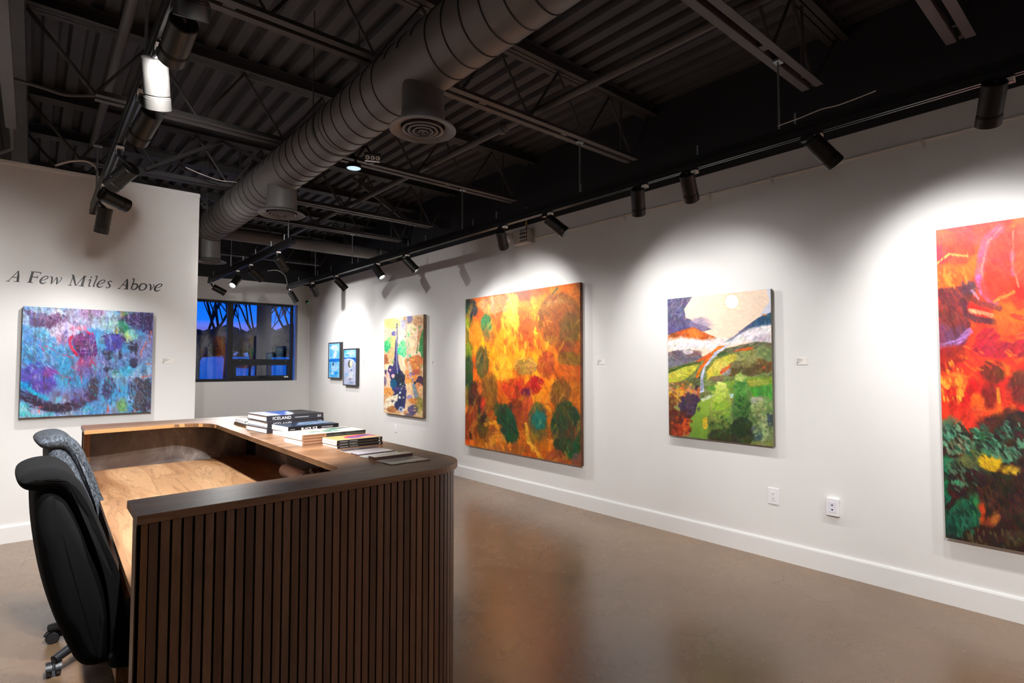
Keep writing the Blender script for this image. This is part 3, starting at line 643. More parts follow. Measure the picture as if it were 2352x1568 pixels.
def art_ice():
    P=Paint([(0,100),(100,100),(100,0),(0,0)],[(0,0),(1,0),(1,1),(0,1)],(0,1,1,0),60,50,(186,190,222),3); P.ts=6;P.soft=5;P.wp=10
    P.wash((225,222,238),20,8,.4,.7); P.poly([(25,110),(55,40),(75,-10),(30,-10),(28,60)],(66,98,180)); P.wash((140,165,220),14,4,.55,.7,.6)
    P.poly([(40,110),(62,55),(70,-10),(110,-10),(110,110)],(58,52,48)); P.wash((84,76,66),10,5,.55,.7,.3); return P
def art_black():
    P=Paint([(0,100),(100,100),(100,0),(0,0)],[(0,0),(1,0),(1,1),(0,1)],(0,1,1,0),60,45,(34,44,60),7); P.ts=6;P.soft=5;P.wp=8
    for i in range(9): P.stroke([(25+i*3,70-i*7),(60,74-i*8),(104,50-i*7)],5,(96,140,190) if i%2 else (196,214,232),.8)
    P.ell(12,50,16,70,(40,52,70)); return P
def art_tree(seed=2):
    P=Paint([(0,100),(100,100),(100,0),(0,0)],[(0,0),(1,0),(1,1),(0,1)],(0,1,1,0),60,45,(222,200,170),seed); P.ts=6;P.soft=5;P.wp=12
    P.wash((206,214,200),30,14,.5,.7,.7)
    for c in ((34,55,12,14),(58,60,20,20),(74,25,15,14)): P.ell(*c,(30,88,78),.95,wp=26)
    P.wash((230,220,198),9,5,.56,.66,.8); P.ell(88,20,14,12,(40,44,48),.9,wp=20); return P
def art_purple():
    P=Paint([(0,100),(100,100),(100,0),(0,0)],[(0,0),(1,0),(1,1),(0,1)],(0,1,1,0),60,45,(206,164,100),5); P.ts=6;P.soft=5;P.wp=14
    P.ell(50,52,20,30,(206,40,70)); P.ell(49,60,13,20,(74,66,150)); P.ell(78,30,26,26,(196,50,78)); P.ell(80,34,20,18,(70,60,130)); P.ell(96,50,12,16,(150,50,80)); P.wash((214,80,90),10,7,.6,.7,.5)
    P.stroke([(12,70),(20,72)],3,(120,90,50)); return P
def sp_ice(o,L,T):
    text('title','ICELAND',M['paper'],o,.023,(.032,-.0004,.0085),(PI/2,0,0),spacing=1.12)
    MB().box(.158,.238,-.0005,-.0001,.0135,.017).build('author_line',M['printg'],o,local=True)
    m=MB()
    for k in range(5): m.box(L-.036+k*.0045,L-.034+k*.0045,-.0005,-.0001,.008+.002*(k%2),.025-.002*(k%3))
    m.box(L-.036,L-.014,-.0005,-.0001,.016,.0175); m.build('emblem',M['printg'],o,local=True)
def sp_black(o,L,T):
    text('title','BLACK ICE',M['paper'],o,.017,(.07,-.0004,.0068),(PI/2,0,0),spacing=1.12)
    MB().box(.01,.035,-.0005,-.0001,.011,.0135).box(L-.1,L-.035,-.0005,-.0001,.0145,.0165).box(L-.1,L-.035,-.0005,-.0001,.0095,.011).build('author_line',M['printg'],o,local=True)
def sp_purple(o,L,T):
    m=MB().box(.012,.052,-.0005,-.0001,.0045,.0065).box(.06,.1,-.0005,-.0001,.0045,.0065); m.build('author_line',M['printg'],o,local=True)
    MB().prism([(L-.018,.003),(L-.012,.0055),(L-.016,.006),(L-.01,.009),(L-.013,.009),(L-.02,.0055)],-.0005,-.0001,lambda p,y:(p[0],y,p[1])).build('emblem',M['paper'],o,local=True)
def sp_tree(o,L,T):
    m=MB()
    for k in range(18): m.box(.008+k*.0058,.0115+k*.0058,-.0005,-.0001,.004,.0095)
    m.build('author_line',plain('dark_brown_print',(92,60,42),.6),o,local=True)
    MB().box(.118,L-.001,-.0004,-.0001,.0003,T-.0003).build('spine_picture',plain('dark_forest_print',(34,38,34),.5,var=.9,scale=50),o,local=True)
brown=plain('brown_spine',(140,98,70),.5,var=.1); ispine=plain('charcoal_spine',(40,38,42),.35); bspine=plain('black_spine',(17,17,21),.35)
g='picture books stacked on the desk counter'
for k,lb in enumerate(['bottom one of the three thick ICELAND books','middle one of the three thick ICELAND books','top one of the three thick ICELAND books with an icy blue cover']):
    book(lb,'book',.985+.004*(k%2),3.215+.003*k,ZD+.0002+k*.0325,.328,.30,.032,math.radians(5.5-1.0*k),art_ice,ispine,M['paper'],g,True,sp_ice)
for k,lb in enumerate(['lower book under the top BLACK ICE book','top BLACK ICE book with blue streaks on its cover']):
    book(lb,'book',1.02,2.975+.004*k,ZD+.0002+k*.0272,.285,.205,.0268,math.radians(4+k),art_black,bspine,M['paper'],g,False,sp_black)
for k,lb in enumerate(['bottom cream book of the four with brown printed spines','second cream book from the bottom with a brown printed spine','third cream book from the bottom with a brown printed spine','top cream book with green trees on its cover']):
    book(lb,'book',.961+.002*(k%2),2.615+.002*k,ZD+.0002+k*.0127,.33,.2,.0125,math.radians(4.5),art_tree,brown,M['pages'],g,False,sp_tree)
for k,lb in enumerate(['bottom one of the three thin books with black spines','middle one of the three thin books with black spines','top thin black-spined book with a red and violet cover']):
    book(lb,'book',1.055-.002*(k%2),2.44+.002*k,ZD+.0002+k*.0119,.228,.158,.0117,math.radians(1.5),art_purple,bspine,M['pages'],g,False,sp_purple)
# notebooks, sheet
o=thing('notebook','black notebook with tan page edges under the white one','notebook',(.98,3.62,ZD)); MB().box(.985,1.15,3.622,3.885,ZD+.0003,ZD+.003).box(.985,1.15,3.622,3.885,ZD+.0125,ZD+.0152).box(1.147,1.15,3.622,3.885,ZD+.003,ZD+.0125).build('cover',M['cover'],o,bevel=.001)
MB().box(.989,1.146,3.626,3.881,ZD+.003,ZD+.0125).build('page_block',M['kraft'],o); MB().box(1.0,1.006,3.6215,3.8855,ZD+.0002,ZD+.0156).build('elastic_band',M['blackmat'],o)
o=thing('notebook','white notebook with black page frame lying on the black notebook','notebook',(.99,3.66,ZD+.0158)); MB().box(.992,1.14,3.655,3.87,ZD+.0159,ZD+.0175).box(.992,1.14,3.655,3.87,ZD+.0315,ZD+.033).box(.992,.994,3.655,3.87,ZD+.0175,ZD+.0315).build('cover',M['cover'],o,bevel=.0005)
MB().box(.9905,1.137,3.66,3.866,ZD+.0176,ZD+.0314).build('page_block',M['paper'],o); MB().box(.994,1.139,3.656,3.869,ZD+.0331,ZD+.0336).build('title_sheet',M['paper'],o)
x,y=1.02,3.97
tag(MB().box(1.0,1.21,3.95,4.25,ZD+.0002,ZD+.0012).build('paper_sheet',M['paper']),'loose white paper sheet on the far counter corner behind the notebooks','paper')
# panorama cards in a fan
cards=[(2.393,2.339,.0015,(96,88,88),'dark panoramic card closest to the book stacks'),(2.327,2.263,.002,(176,166,162),'grey panoramic card second from the books'),(2.262,2.2,.0045,(206,198,208),'thick lilac grey panoramic card with dark side, third from the books'),(2.187,2.126,.0015,(222,230,230),'pale blue panoramic card in the middle of the card row'),(2.098,2.046,.012,(238,216,208),'pink topped pile of panoramic cards, thickest in the row'),(2.036,1.985,.0015,(232,224,212),'beige panoramic card second from the rounded corner'),(1.975,1.913,.002,(236,222,206),'tan panoramic card nearest the rounded counter corner')]
for k,(ya,yb_,t_,col,lb) in enumerate(cards):
    o=thing('panorama_card',lb,'card',(1.04,yb_,ZD),'panoramic cards on the counter'); o.rotation_euler=(0,0,math.radians(2.0)); w=ya-yb_
    MB().box(0,.175,0,w,.0002,t_).build('card_stock',plain('card_edge_%d'%k,(98,74,72) if k in(2,4,6) else (205,196,188),.6),o,local=True)
    P=Paint([(0,100),(100,100),(100,0),(0,0)],[(0,0),(1,0),(1,1),(0,1)],(0,1,1,0),50,16,col,30+k); P.ts=6; P.soft=6; P.wash([min(255,c*1.18) for c in col],30,20,.45,.65,.8); P.wash([c*.72 for c in col],24,16,.58,.7,.7)
    if k==0: P.wash((40,36,40),18,12,.45,.6)
    o['_o']=(0,0,0); P.mesh('printed_face',M['cover_art'],o,lambda A,B,w=w,t_=t_:(A*.175,B*w,A*0+t_+.0001))
# ------------------------------------------------------------------ office chairs (local: faces +x, base centre at origin)
def smooth(P,n):
    out=[]; N=len(P)
    for i in range(N):
        a,b,c,d=[Vector(P[(i+k)%N]) for k in (-1,0,1,2)]
        for k in range(n):
            t=k/n; out.append(.5*((2*b)+(c-a)*t+(2*a-5*b+4*c-d)*t*t+(3*b-a-3*c+d)*t**3))
    return out
def pad(prof,wid,rnd,wrap,ns=26,wz=None):
    # profile in (x,z) swept across y with rounded, wrapped sides
    P=smooth(prof,4); n=len(P); A=sum(P[i].x*P[(i+1)%n].y-P[(i+1)%n].x*P[i].y for i in range(n)); sg=1 if A>0 else -1
    N=[]
    for i in range(n):
        t=(P[(i+1)%n]-P[i-1]).normalized(); N.append(Vector((t.y,-t.x))*sg)
    m=MB(); rows=[]
    vs=[math.sin(PI/2*(2*j/(ns-1)-1)) for j in range(ns)]
    for v in vs:
        row=[]
        for i in range(n):
            w=wz(P[i].y) if wz else wid
            e=max(0,(abs(v)*w-(w-rnd))/rnd) if abs(v)*w>w-rnd else 0
            ins=rnd*(1-math.sqrt(max(0,1-e*e)))
            q=P[i]-N[i]*ins*.85
            row.append((q.x+wrap*v*v,v*w,q.y))
        rows.append(row)
    for r in rows: m.v+=r
    for j in range(ns-1):
        for i in range(n): m.f.append((j*n+i,j*n+(i+1)%n,(j+1)*n+(i+1)%n,(j+1)*n+i))
    m.f.append(tuple(range(n))); m.f.append(tuple((ns-1)*n+i for i in range(n))[::-1]); return m
ox=-.41  # profile was measured about the base centre
cush=[(-.035,1.083),(-.02,1.105),(.02,1.118),(.07,1.112),(.12,1.065),(.162,.96),(.198,.85),(.226,.74),(.24,.62),(.244,.52),(.236,.455),(.215,.452),(.208,.50),(.204,.62),(.186,.75),(.14,.87),(.10,.98),(.06,1.045),(.01,1.05),(-.02,1.06)]
shell=[(.006,1.05),(.05,1.055),(.10,.99),(.145,.87),(.195,.75),(.214,.62),(.216,.50),(.205,.455),(.165,.448),(.125,.475),(.09,.56),(.06,.65),(.035,.75),(.016,.86),(.004,.97)]
cush=[(x+ox,z) for x,z in cush]; shell=[(x+ox,z) for x,z in shell]
def wz(k):
    def f(z): return k*(.235-.035*max(0,(z-.9)/.2)-.03*max(0,(.62-z)/.18))
    return f
def chair(lb,cat,loc,rot,fab,base_rot,fwd=0):
    sh=lambda P:[(x+fwd,z) for x,z in P]
    o=thing('office_chair',lb,cat,loc,'swivel office chairs behind the desk'); o.rotation_euler=(0,0,rot)
    bk=pad(sh(cush),.235,.045,.006,wz=wz(1.0)).build('backrest_cushion',fab,o,smooth=True,local=True)
    pad(sh(shell),.22,.05,.012,wz=wz(.93)).build('backrest_shell',fab,o,smooth=True,local=True)
    seat=[(-.2,.47),(-.19,.50),(-.1,.515),(.1,.52),(.22,.51),(.27,.475),(.25,.44),(.1,.432),(-.12,.432),(-.19,.445)]
    pad(seat,.245,.04,0,wz=lambda z:.245).build('seat',fab,o,smooth=True,local=True)
    MB().box(-.12,.16,-.09,.09,.395,.432).build('tilt_mechanism',M['blackmat'],o,local=True,bevel=.01)
    MB().tube([(.0,0,.405),(-.15,0,.40),(-.215,0,.415),(-.235,0,.46),(-.225,0,.55)],[.022,.026,.03,.028,.02],10).build('back_bracket',M['blackmat'],o,smooth=True,local=True)
    MB().tube([(.06,-.09,.41),(.08,-.2,.415)],.007,8).tube([(.08,-.2,.415),(.082,-.24,.416)],.013,8).build('tilt_lever',M['blackmat'],o,smooth=True,local=True)
    MB().lathe([(0,.1),(.026,.1),(.026,.3),(.016,.305),(.016,.4),(0,.4)],n=20).build('gas_column',M['blackmat'],o,smooth=True,local=True)
    bs=MB().lathe([(0,.075),(.05,.075),(.055,.09),(.05,.13),(.03,.145),(0,.145)],n=24)
    CR=.36
    for k in range(5):
        a=base_rot+2*PI*k/5; ca,sa=math.cos(a),math.sin(a); pr=[(.03,.118,.030),(.12,.122,.027),(.22,.112,.024),(.3,.092,.022),(CR,.078,.02)]
        bs.tube([(ca*r,sa*r,z) for r,z,_ in pr],[w for *_,w in pr],12)
    bs.build('star_base',M['plastb'],o,smooth=True,local=True)
    for k in range(5):
        a=base_rot+2*PI*k/5; ca,sa=math.cos(a),math.sin(a); c=Vector((ca*CR,sa*CR,0)); b=a+.5+.4*k
        wx=Vector((math.cos(b),math.sin(b),0)); ax=Vector((-wx.y,wx.x,0)); cc=c-wx*.014+Vector((0,0,.0305))
        ca_=MB().lathe([(0,0),(.009,0),(.009,.03),(0,.03)],tuple(c+Vector((0,0,.05))),(0,0,1),12)
        hood=[]
        for s in (-1,1):
            ca_.lathe([(0,s*.006),(.025,s*.006),(.0305,s*.010),(.0305,s*.022),(.026,s*.027),(.008,s*.028),(0,s*.028)],tuple(cc),ax,22)
        # hood: curved strip over the wheels
        pts=[cc+wx*(.035*math.cos(t))+Vector((0,0,.035*math.sin(t))) for t in [math.radians(g) for g in range(10,191,15)]]
        ca_.tube(pts,.006,6); 
        k0=len(ca_.v)
        for p in pts:
            for s in (-1,1): ca_.v.append(tuple(p+ax*s*.03))
        for i in range(len(pts)-1): ca_.f.append((k0+2*i,k0+2*i+1,k0+2*i+3,k0+2*i+2))
        ca_.build('caster',M['plastb'],o,smooth=True,local=True)
    return o
M['plastb']=plain('black_nylon',(26,27,30),.42)
chair('black fabric office chair nearest the camera, behind the near desk end','chair',(.41,2.52,0),math.radians(2),M['fabric'],math.radians(20))
chair('marbled grey fabric office chair standing farther back at the desk','chair',(.40,3.62,0),math.radians(3),M['marble'],math.radians(142),.06)
# ------------------------------------------------------------------ paintings
def canvas(lb,rect,xw,xf,paintfn,side,axis='X',cat='painting'):
    # rect: left, right, top, bottom along the wall (as seen); axis X: right wall (a = y), axis Y: partition (a = x)
    a0,a1,bt,bb=rect
    loc=(xf,(a0+a1)/2,bb) if axis=='X' else ((a0+a1)/2,xf,bb)
    o=thing('painting',lb,cat,loc,'canvases on the gallery walls')
    P=paintfn(); fn=(lambda A,B:(A*0+xf,A,B)) if axis=='X' else (lambda A,B:(A,A*0+xf,B))
    P.mesh('canvas',M['paint'],o,fn)
    y0,y1=sorted((a0,a1)); e=.0005; xs=sorted((xf+ (.0012 if xw>xf else -.0012),xw-.014))
    (MB().box(xs[0],xs[1],y0,y1,bb,bt) if axis=='X' else MB().box(y0,y1,xs[0],xs[1],bb,bt)).build('canvas_edge',side,o)
    xs=sorted((xw-.0135,xw-.0005)); i=.05
    (MB().box(xs[0],xs[1],y0+i,y1-i,bb+i,bt-i) if axis=='X' else MB().box(y0+i,y1-i,xs[0],xs[1],bb+i,bt-i)).build('stretcher_bar',M['pages'],o)
    return o
def p_blue():
    R=(-.072,.842,1.932,1.013); P=Paint([(275,22),(1838,88),(1815,1290),(240,1350)],[(R[0],R[2]),(R[1],R[2]),(R[1],R[3]),(R[0],R[3])],R,330,330,(92,140,196),11)
    P.ts=28; P.soft=40; P.wp=90
    P.wash((60,160,216),380,260,.4,.65,.8); P.wash((150,140,200),300,300,.45,.7,.75); P.wash((176,200,226),260,220,.52,.72,.8)
    P.ell(420,420,200,160,(80,170,222),.8); P.ell(360,560,150,160,(44,140,206),.85); P.ell(900,160,350,130,(184,168,210),.85); P.ell(1250,180,200,130,(160,190,206),.85); P.ell(760,330,180,110,(222,200,228),.8); P.ell(1100,80,170,70,(170,120,176),.7); P.ell(620,100,200,70,(196,206,216),.7)
    P.poly([(275,50),(430,110),(560,130),(700,110),(760,190),(640,260),(480,280),(360,250),(340,150),(275,95)],(92,52,98),.92,30,.6); P.wash((70,36,80),60,30,.55,.7,.25)
    P.poly([(1400,160),(1520,100),(1840,88),(1838,330),(1700,310),(1560,240),(1440,190)],(58,40,86),.95,30,.5); P.ell(1640,170,90,40,(110,80,150),.5)
    P.ell(1480,270,110,70,(36,128,84),.9,1.0); P.ell(1500,95,60,26,(96,160,60),.9); P.ell(1460,95,14,18,(230,110,50),.9); P.ell(1390,310,34,30,(222,196,70),.85); P.ell(1330,240,80,70,(150,196,190),.7); P.ell(1570,360,70,66,(140,214,206),.9); P.ell(1530,380,26,40,(190,210,90),.8)
    P.ell(980,280,60,36,(226,100,130),.85); P.ell(740,420,60,70,(206,120,160),.6); P.ell(870,290,30,50,(210,60,100),.6)
    P.poly([(860,390),(960,340),(1060,320),(1130,380),(1150,470),(1160,600),(1080,660),(960,650),(910,560),(860,460)],(104,38,104),.96,18,.3,40)
    for k in range(9): P.stroke([(890+6*k,420+26*k),(1020,412+27*k),(1140,424+25*k)],9,(64,24,76) if k%2 else (160,80,150),.7)
    P.stroke([(860,380),(820,420),(850,510),(910,600)],34,(206,26,70),.95,10); P.stroke([(1040,330),(1100,340)],24,(214,30,70),.9)
    P.ell(1020,700,120,60,(196,46,92),.85); P.ell(1010,780,100,70,(140,80,150),.6)
    P.poly([(1240,370),(1340,345),(1470,370),(1500,430),(1440,520),(1420,560),(1260,540)],(74,60,166),.95,20,.5,40,PI/2); P.stroke([(1240,370),(1340,345),(1440,365),(1500,420)],18,(46,26,90),.9); P.wash((104,110,206),26,260,.6,.72,.45)
    P.ell(460,880,220,180,(92,70,184),.85); P.ell(590,800,80,66,(152,66,168),.85); P.ell(500,980,150,60,(96,60,150),.6)
    P.stroke([(245,930),(320,980),(420,1060),(560,1120)],50,(24,188,228),.9,20,.6); P.ell(300,970,60,50,(20,140,214),.9); P.ell(740,900,90,120,(70,170,220),.7); P.ell(700,1140,40,40,(90,200,226),.8)
    P.stroke([(245,1075),(380,1130),(520,1200),(700,1240),(860,1210),(1000,1150),(1110,1080),(1120,950)],105,(54,38,62),.95,34,.7,40); P.ell(950,1080,120,90,(120,90,170),.6); P.stroke([(560,1230),(820,1240)],90,(40,32,48),.8,30,.5)
    P.ell(1290,1010,60,130,(62,52,76),.85); P.ell(1120,1000,70,150,(76,56,76),.75); P.poly([(1620,900),(1830,880),(1815,1290),(1560,1290),(1640,1120)],(58,52,66),.92,40,.6); P.wash((92,70,66),40,120,.6,.72,.4)
    for q in ((1570,500,34,70),(1630,530,24,90),(1300,610,46,60),(1600,700,50,60),(1290,770,50,40),(1380,800,30,22),(1440,600,26,50),(1240,560,20,40)): P.ell(*q,(46,42,66),.85,wp=50,soft=12)
    P.ell(1470,1210,66,80,(112,156,98),.9); P.ell(1400,820,70,50,(120,190,190),.7); P.ell(1500,800,80,50,(50,170,214),.7); P.ell(1200,830,60,80,(90,110,180),.6)
    P.ell(290,1250,70,90,(80,200,214),.9); P.ell(290,1250,40,34,(170,200,196),.8); P.stroke([(260,1310),(480,1330),(640,1300)],30,(70,190,196),.8); P.ell(1040,1250,90,40,(76,170,206),.7,wp=60)
    for s in ([(1810,320),(1790,400),(1800,460)],[(1760,440),(1690,560),(1690,620)],[(1750,710),(1820,710)],[(490,1220),(470,1280)],[(1290,1200),(1296,1290)],[(1440,1020),(1470,1040)],[(1700,870),(1810,850)],[(1610,1260),(1620,1290)]): P.stroke(s,13,(232,92,70),.9,5)
    for s in ([(490,440),(470,500),(540,560)],[(540,490),(720,590),(880,640)],[(660,800),(760,860),(880,880)],[(830,880),(820,950)],[(970,870),(980,950)],[(690,400),(720,450)],[(850,750),(960,800)]): P.stroke(s,11,(206,70,120),.75,5)
    P.wash((210,224,240),20,90,.66,.76,.35); P.wash((40,40,70),22,60,.66,.78,.4); P.dabs(640,170,170,60,60,22,[(70,34,80),(120,70,120),(150,110,160)],.3,.7,.3); P.dabs(1660,180,150,80,60,24,[(40,28,66),(90,60,130),(30,30,60)],.3,.7,.4); P.dabs(1300,900,260,300,160,22,[(90,160,214),(60,60,110),(110,110,190),(60,180,210)],.35,.6,1.5); P.dabs(500,560,240,220,90,30,[(90,190,230),(150,200,235),(60,120,200)],.35,.5,.9); P.dabs(1660,1080,140,190,120,22,[(50,44,60),(96,110,120),(90,60,60)],.3,.7,1.3); P.dabs(700,1220,330,40,60,20,[(40,28,50),(90,50,80)],.35,.7,.1); P.dabs(1040,420,800,380,120,20,[(220,200,230),(180,150,210),(150,190,220)],.3,.5)
    P.brush(.14,1500,34,7,1.2,8); return P
def p_orange():
    R=(5.81,3.8345,2.286,.431); P=Paint([(207,262),(1000,143),(1002,1390),(210,1272)],[(R[0],R[2]),(R[1],R[2]),(R[1],R[3]),(R[0],R[3])],R,340,420,(226,104,16),21)
    P.ts=16; P.soft=14; P.wp=28
    P.wash((242,150,20),180,240,.42,.62,.9); P.wash((196,66,22),160,200,.5,.7,.7); P.ell(520,420,60,150,(250,204,60),.85); P.ell(510,600,110,150,(248,160,24),.7); P.ell(470,740,70,90,(246,176,40),.7); P.ell(700,700,30,80,(246,160,20),.8)
    P.poly([(150,900),(420,1010),(760,960),(1060,880),(1060,1450),(150,1450)],(150,70,26),.72,190,.5,90); P.poly([(860,200),(1060,150),(1060,1000),(900,900)],(140,66,28),.6,120,.5,60)
    P.ell(420,300,120,60,(186,150,104),.7); P.ell(620,230,90,40,(130,64,30),.7); P.ell(680,330,26,110,(250,176,40),.7); P.ell(700,200,60,40,(190,90,24),.7); P.ell(900,230,110,60,(216,110,24),.7); P.stroke([(790,290),(860,270),(910,280)],26,(240,176,140),.8); P.stroke([(760,290),(850,180)],10,(60,80,50),.8)
    P.stroke([(395,250),(400,330)],18,(170,170,160),.5); P.stroke([(490,220),(520,280)],14,(180,190,190),.5)
    P.poly([(205,380),(250,380),(270,560),(240,720),(262,1000),(205,1000)],(92,96,34),.85,26); P.ell(225,640,30,70,(130,150,34),.8); P.ell(222,430,12,50,(150,180,40),.8); P.ell(230,780,34,130,(30,62,34),.85); P.ell(280,920,50,90,(62,34,26),.85)
    P.ell(245,322,44,64,(22,42,54),.95); P.ell(215,330,16,50,(40,80,54),.8); P.ell(280,510,44,86,(222,116,24),.8); P.ell(358,440,38,78,(44,108,62),.95); P.ell(364,510,34,50,(140,104,50),.7)
    P.ell(328,700,46,118,(84,78,36),.95); P.ell(310,690,20,60,(60,70,40),.7); P.ell(382,905,58,130,(128,80,28),.95); P.ell(640,500,70,120,(186,80,24),.85); P.ell(640,420,60,60,(200,100,40),.6); P.ell(760,520,90,90,(222,108,24),.7)
    P.ell(860,400,150,190,(122,76,28),.75); P.ell(930,470,70,120,(98,72,30),.7); P.ell(900,600,60,60,(130,60,26),.7); P.ell(930,670,80,50,(112,88,26),.75); P.ell(900,760,80,50,(190,86,24),.7)
    P.ell(628,724,84,62,(166,124,56),.96); P.stroke([(545,690),(620,662),(700,700)],10,(226,170,60),.8); P.ell(770,705,58,92,(166,70,28),.92,.25); P.ell(540,882,66,74,(196,60,26),.95,-.5); P.ell(590,850,30,40,(206,40,30),.7); P.ell(684,856,72,56,(176,32,24),.96,-.75); P.ell(632,905,42,34,(96,26,58),.9); P.ell(640,980,50,40,(206,60,40),.7)
    P.ell(866,895,72,96,(120,72,28),.95); P.stroke([(800,900),(810,830),(870,800)],12,(190,110,30),.6); P.ell(560,1010,56,60,(122,44,30),.85); P.ell(600,1080,60,80,(146,54,30),.7)
    P.ell(505,1125,64,136,(26,66,42),.97,-.3); P.ell(450,1040,40,70,(50,66,40),.85,-.4); P.ell(712,1090,64,124,(82,82,48),.97); P.ell(722,1090,50,66,(22,104,94),.9); P.ell(740,1190,40,50,(96,80,36),.7); P.stroke([(780,1000),(800,1020)],24,(232,150,30),.8)
    P.ell(905,1140,106,180,(38,62,38),.97); P.ell(940,1170,44,50,(90,50,34),.8); P.ell(945,1280,56,66,(16,86,52),.92); P.ell(860,1200,40,80,(60,56,34),.7); P.ell(330,1120,44,110,(76,68,30),.85); P.ell(320,1060,36,60,(52,38,34),.8)
    P.ell(430,1240,70,70,(216,140,44),.85); P.stroke([(360,1240),(390,1170),(450,1140)],30,(150,86,34),.9); P.stroke([(350,1130),(420,1110),(440,1150)],26,(224,150,34),.8); P.ell(440,1310,90,40,(190,110,60),.7); P.stroke([(630,1120),(650,1240),(700,1290),(745,1370)],26,(226,160,44),.9); P.ell(680,1210,30,40,(130,100,34),.8)
    P.stroke([(800,1230),(780,1380)],24,(232,116,30),.8); P.ell(840,1340,70,60,(150,76,40),.8); P.ell(980,1350,40,50,(120,80,70),.7); P.ell(560,1290,70,40,(140,80,40),.7); P.ell(250,1130,50,140,(142,56,24),.8); P.ell(230,1260,50,30,(232,90,24),.85); P.ell(330,990,16,50,(226,50,36),.8); P.ell(310,880,12,40,(240,110,40),.8); P.stroke([(245,1180),(252,1230)],10,(30,24,20),.9)
    P.wash((250,180,60),30,140,.66,.78,.35,.2); P.wash((90,40,20),30,120,.66,.8,.35,-.2); P.strokes(260,40,7,1.5,.22,.5); P.dabs(620,500,180,170,60,26,[(250,190,50),(244,140,24),(222,96,22)],.25,.7,1.5); P.dabs(540,320,40,90,26,34,[(254,220,90),(250,200,60)],.2,.7,1.25); P.dabs(905,1150,80,150,40,30,[(52,78,46),(30,50,34),(70,60,36)],.3,.6,1.4); P.dabs(505,1120,46,110,26,30,[(20,84,50),(34,50,36)],.25,.6,1.1); P.dabs(430,1290,100,60,40,24,[(230,150,50),(170,90,40),(240,120,30)],.3,.7,1.3)
    P.brush(.1,900,20,4.5,1.35,3); return P
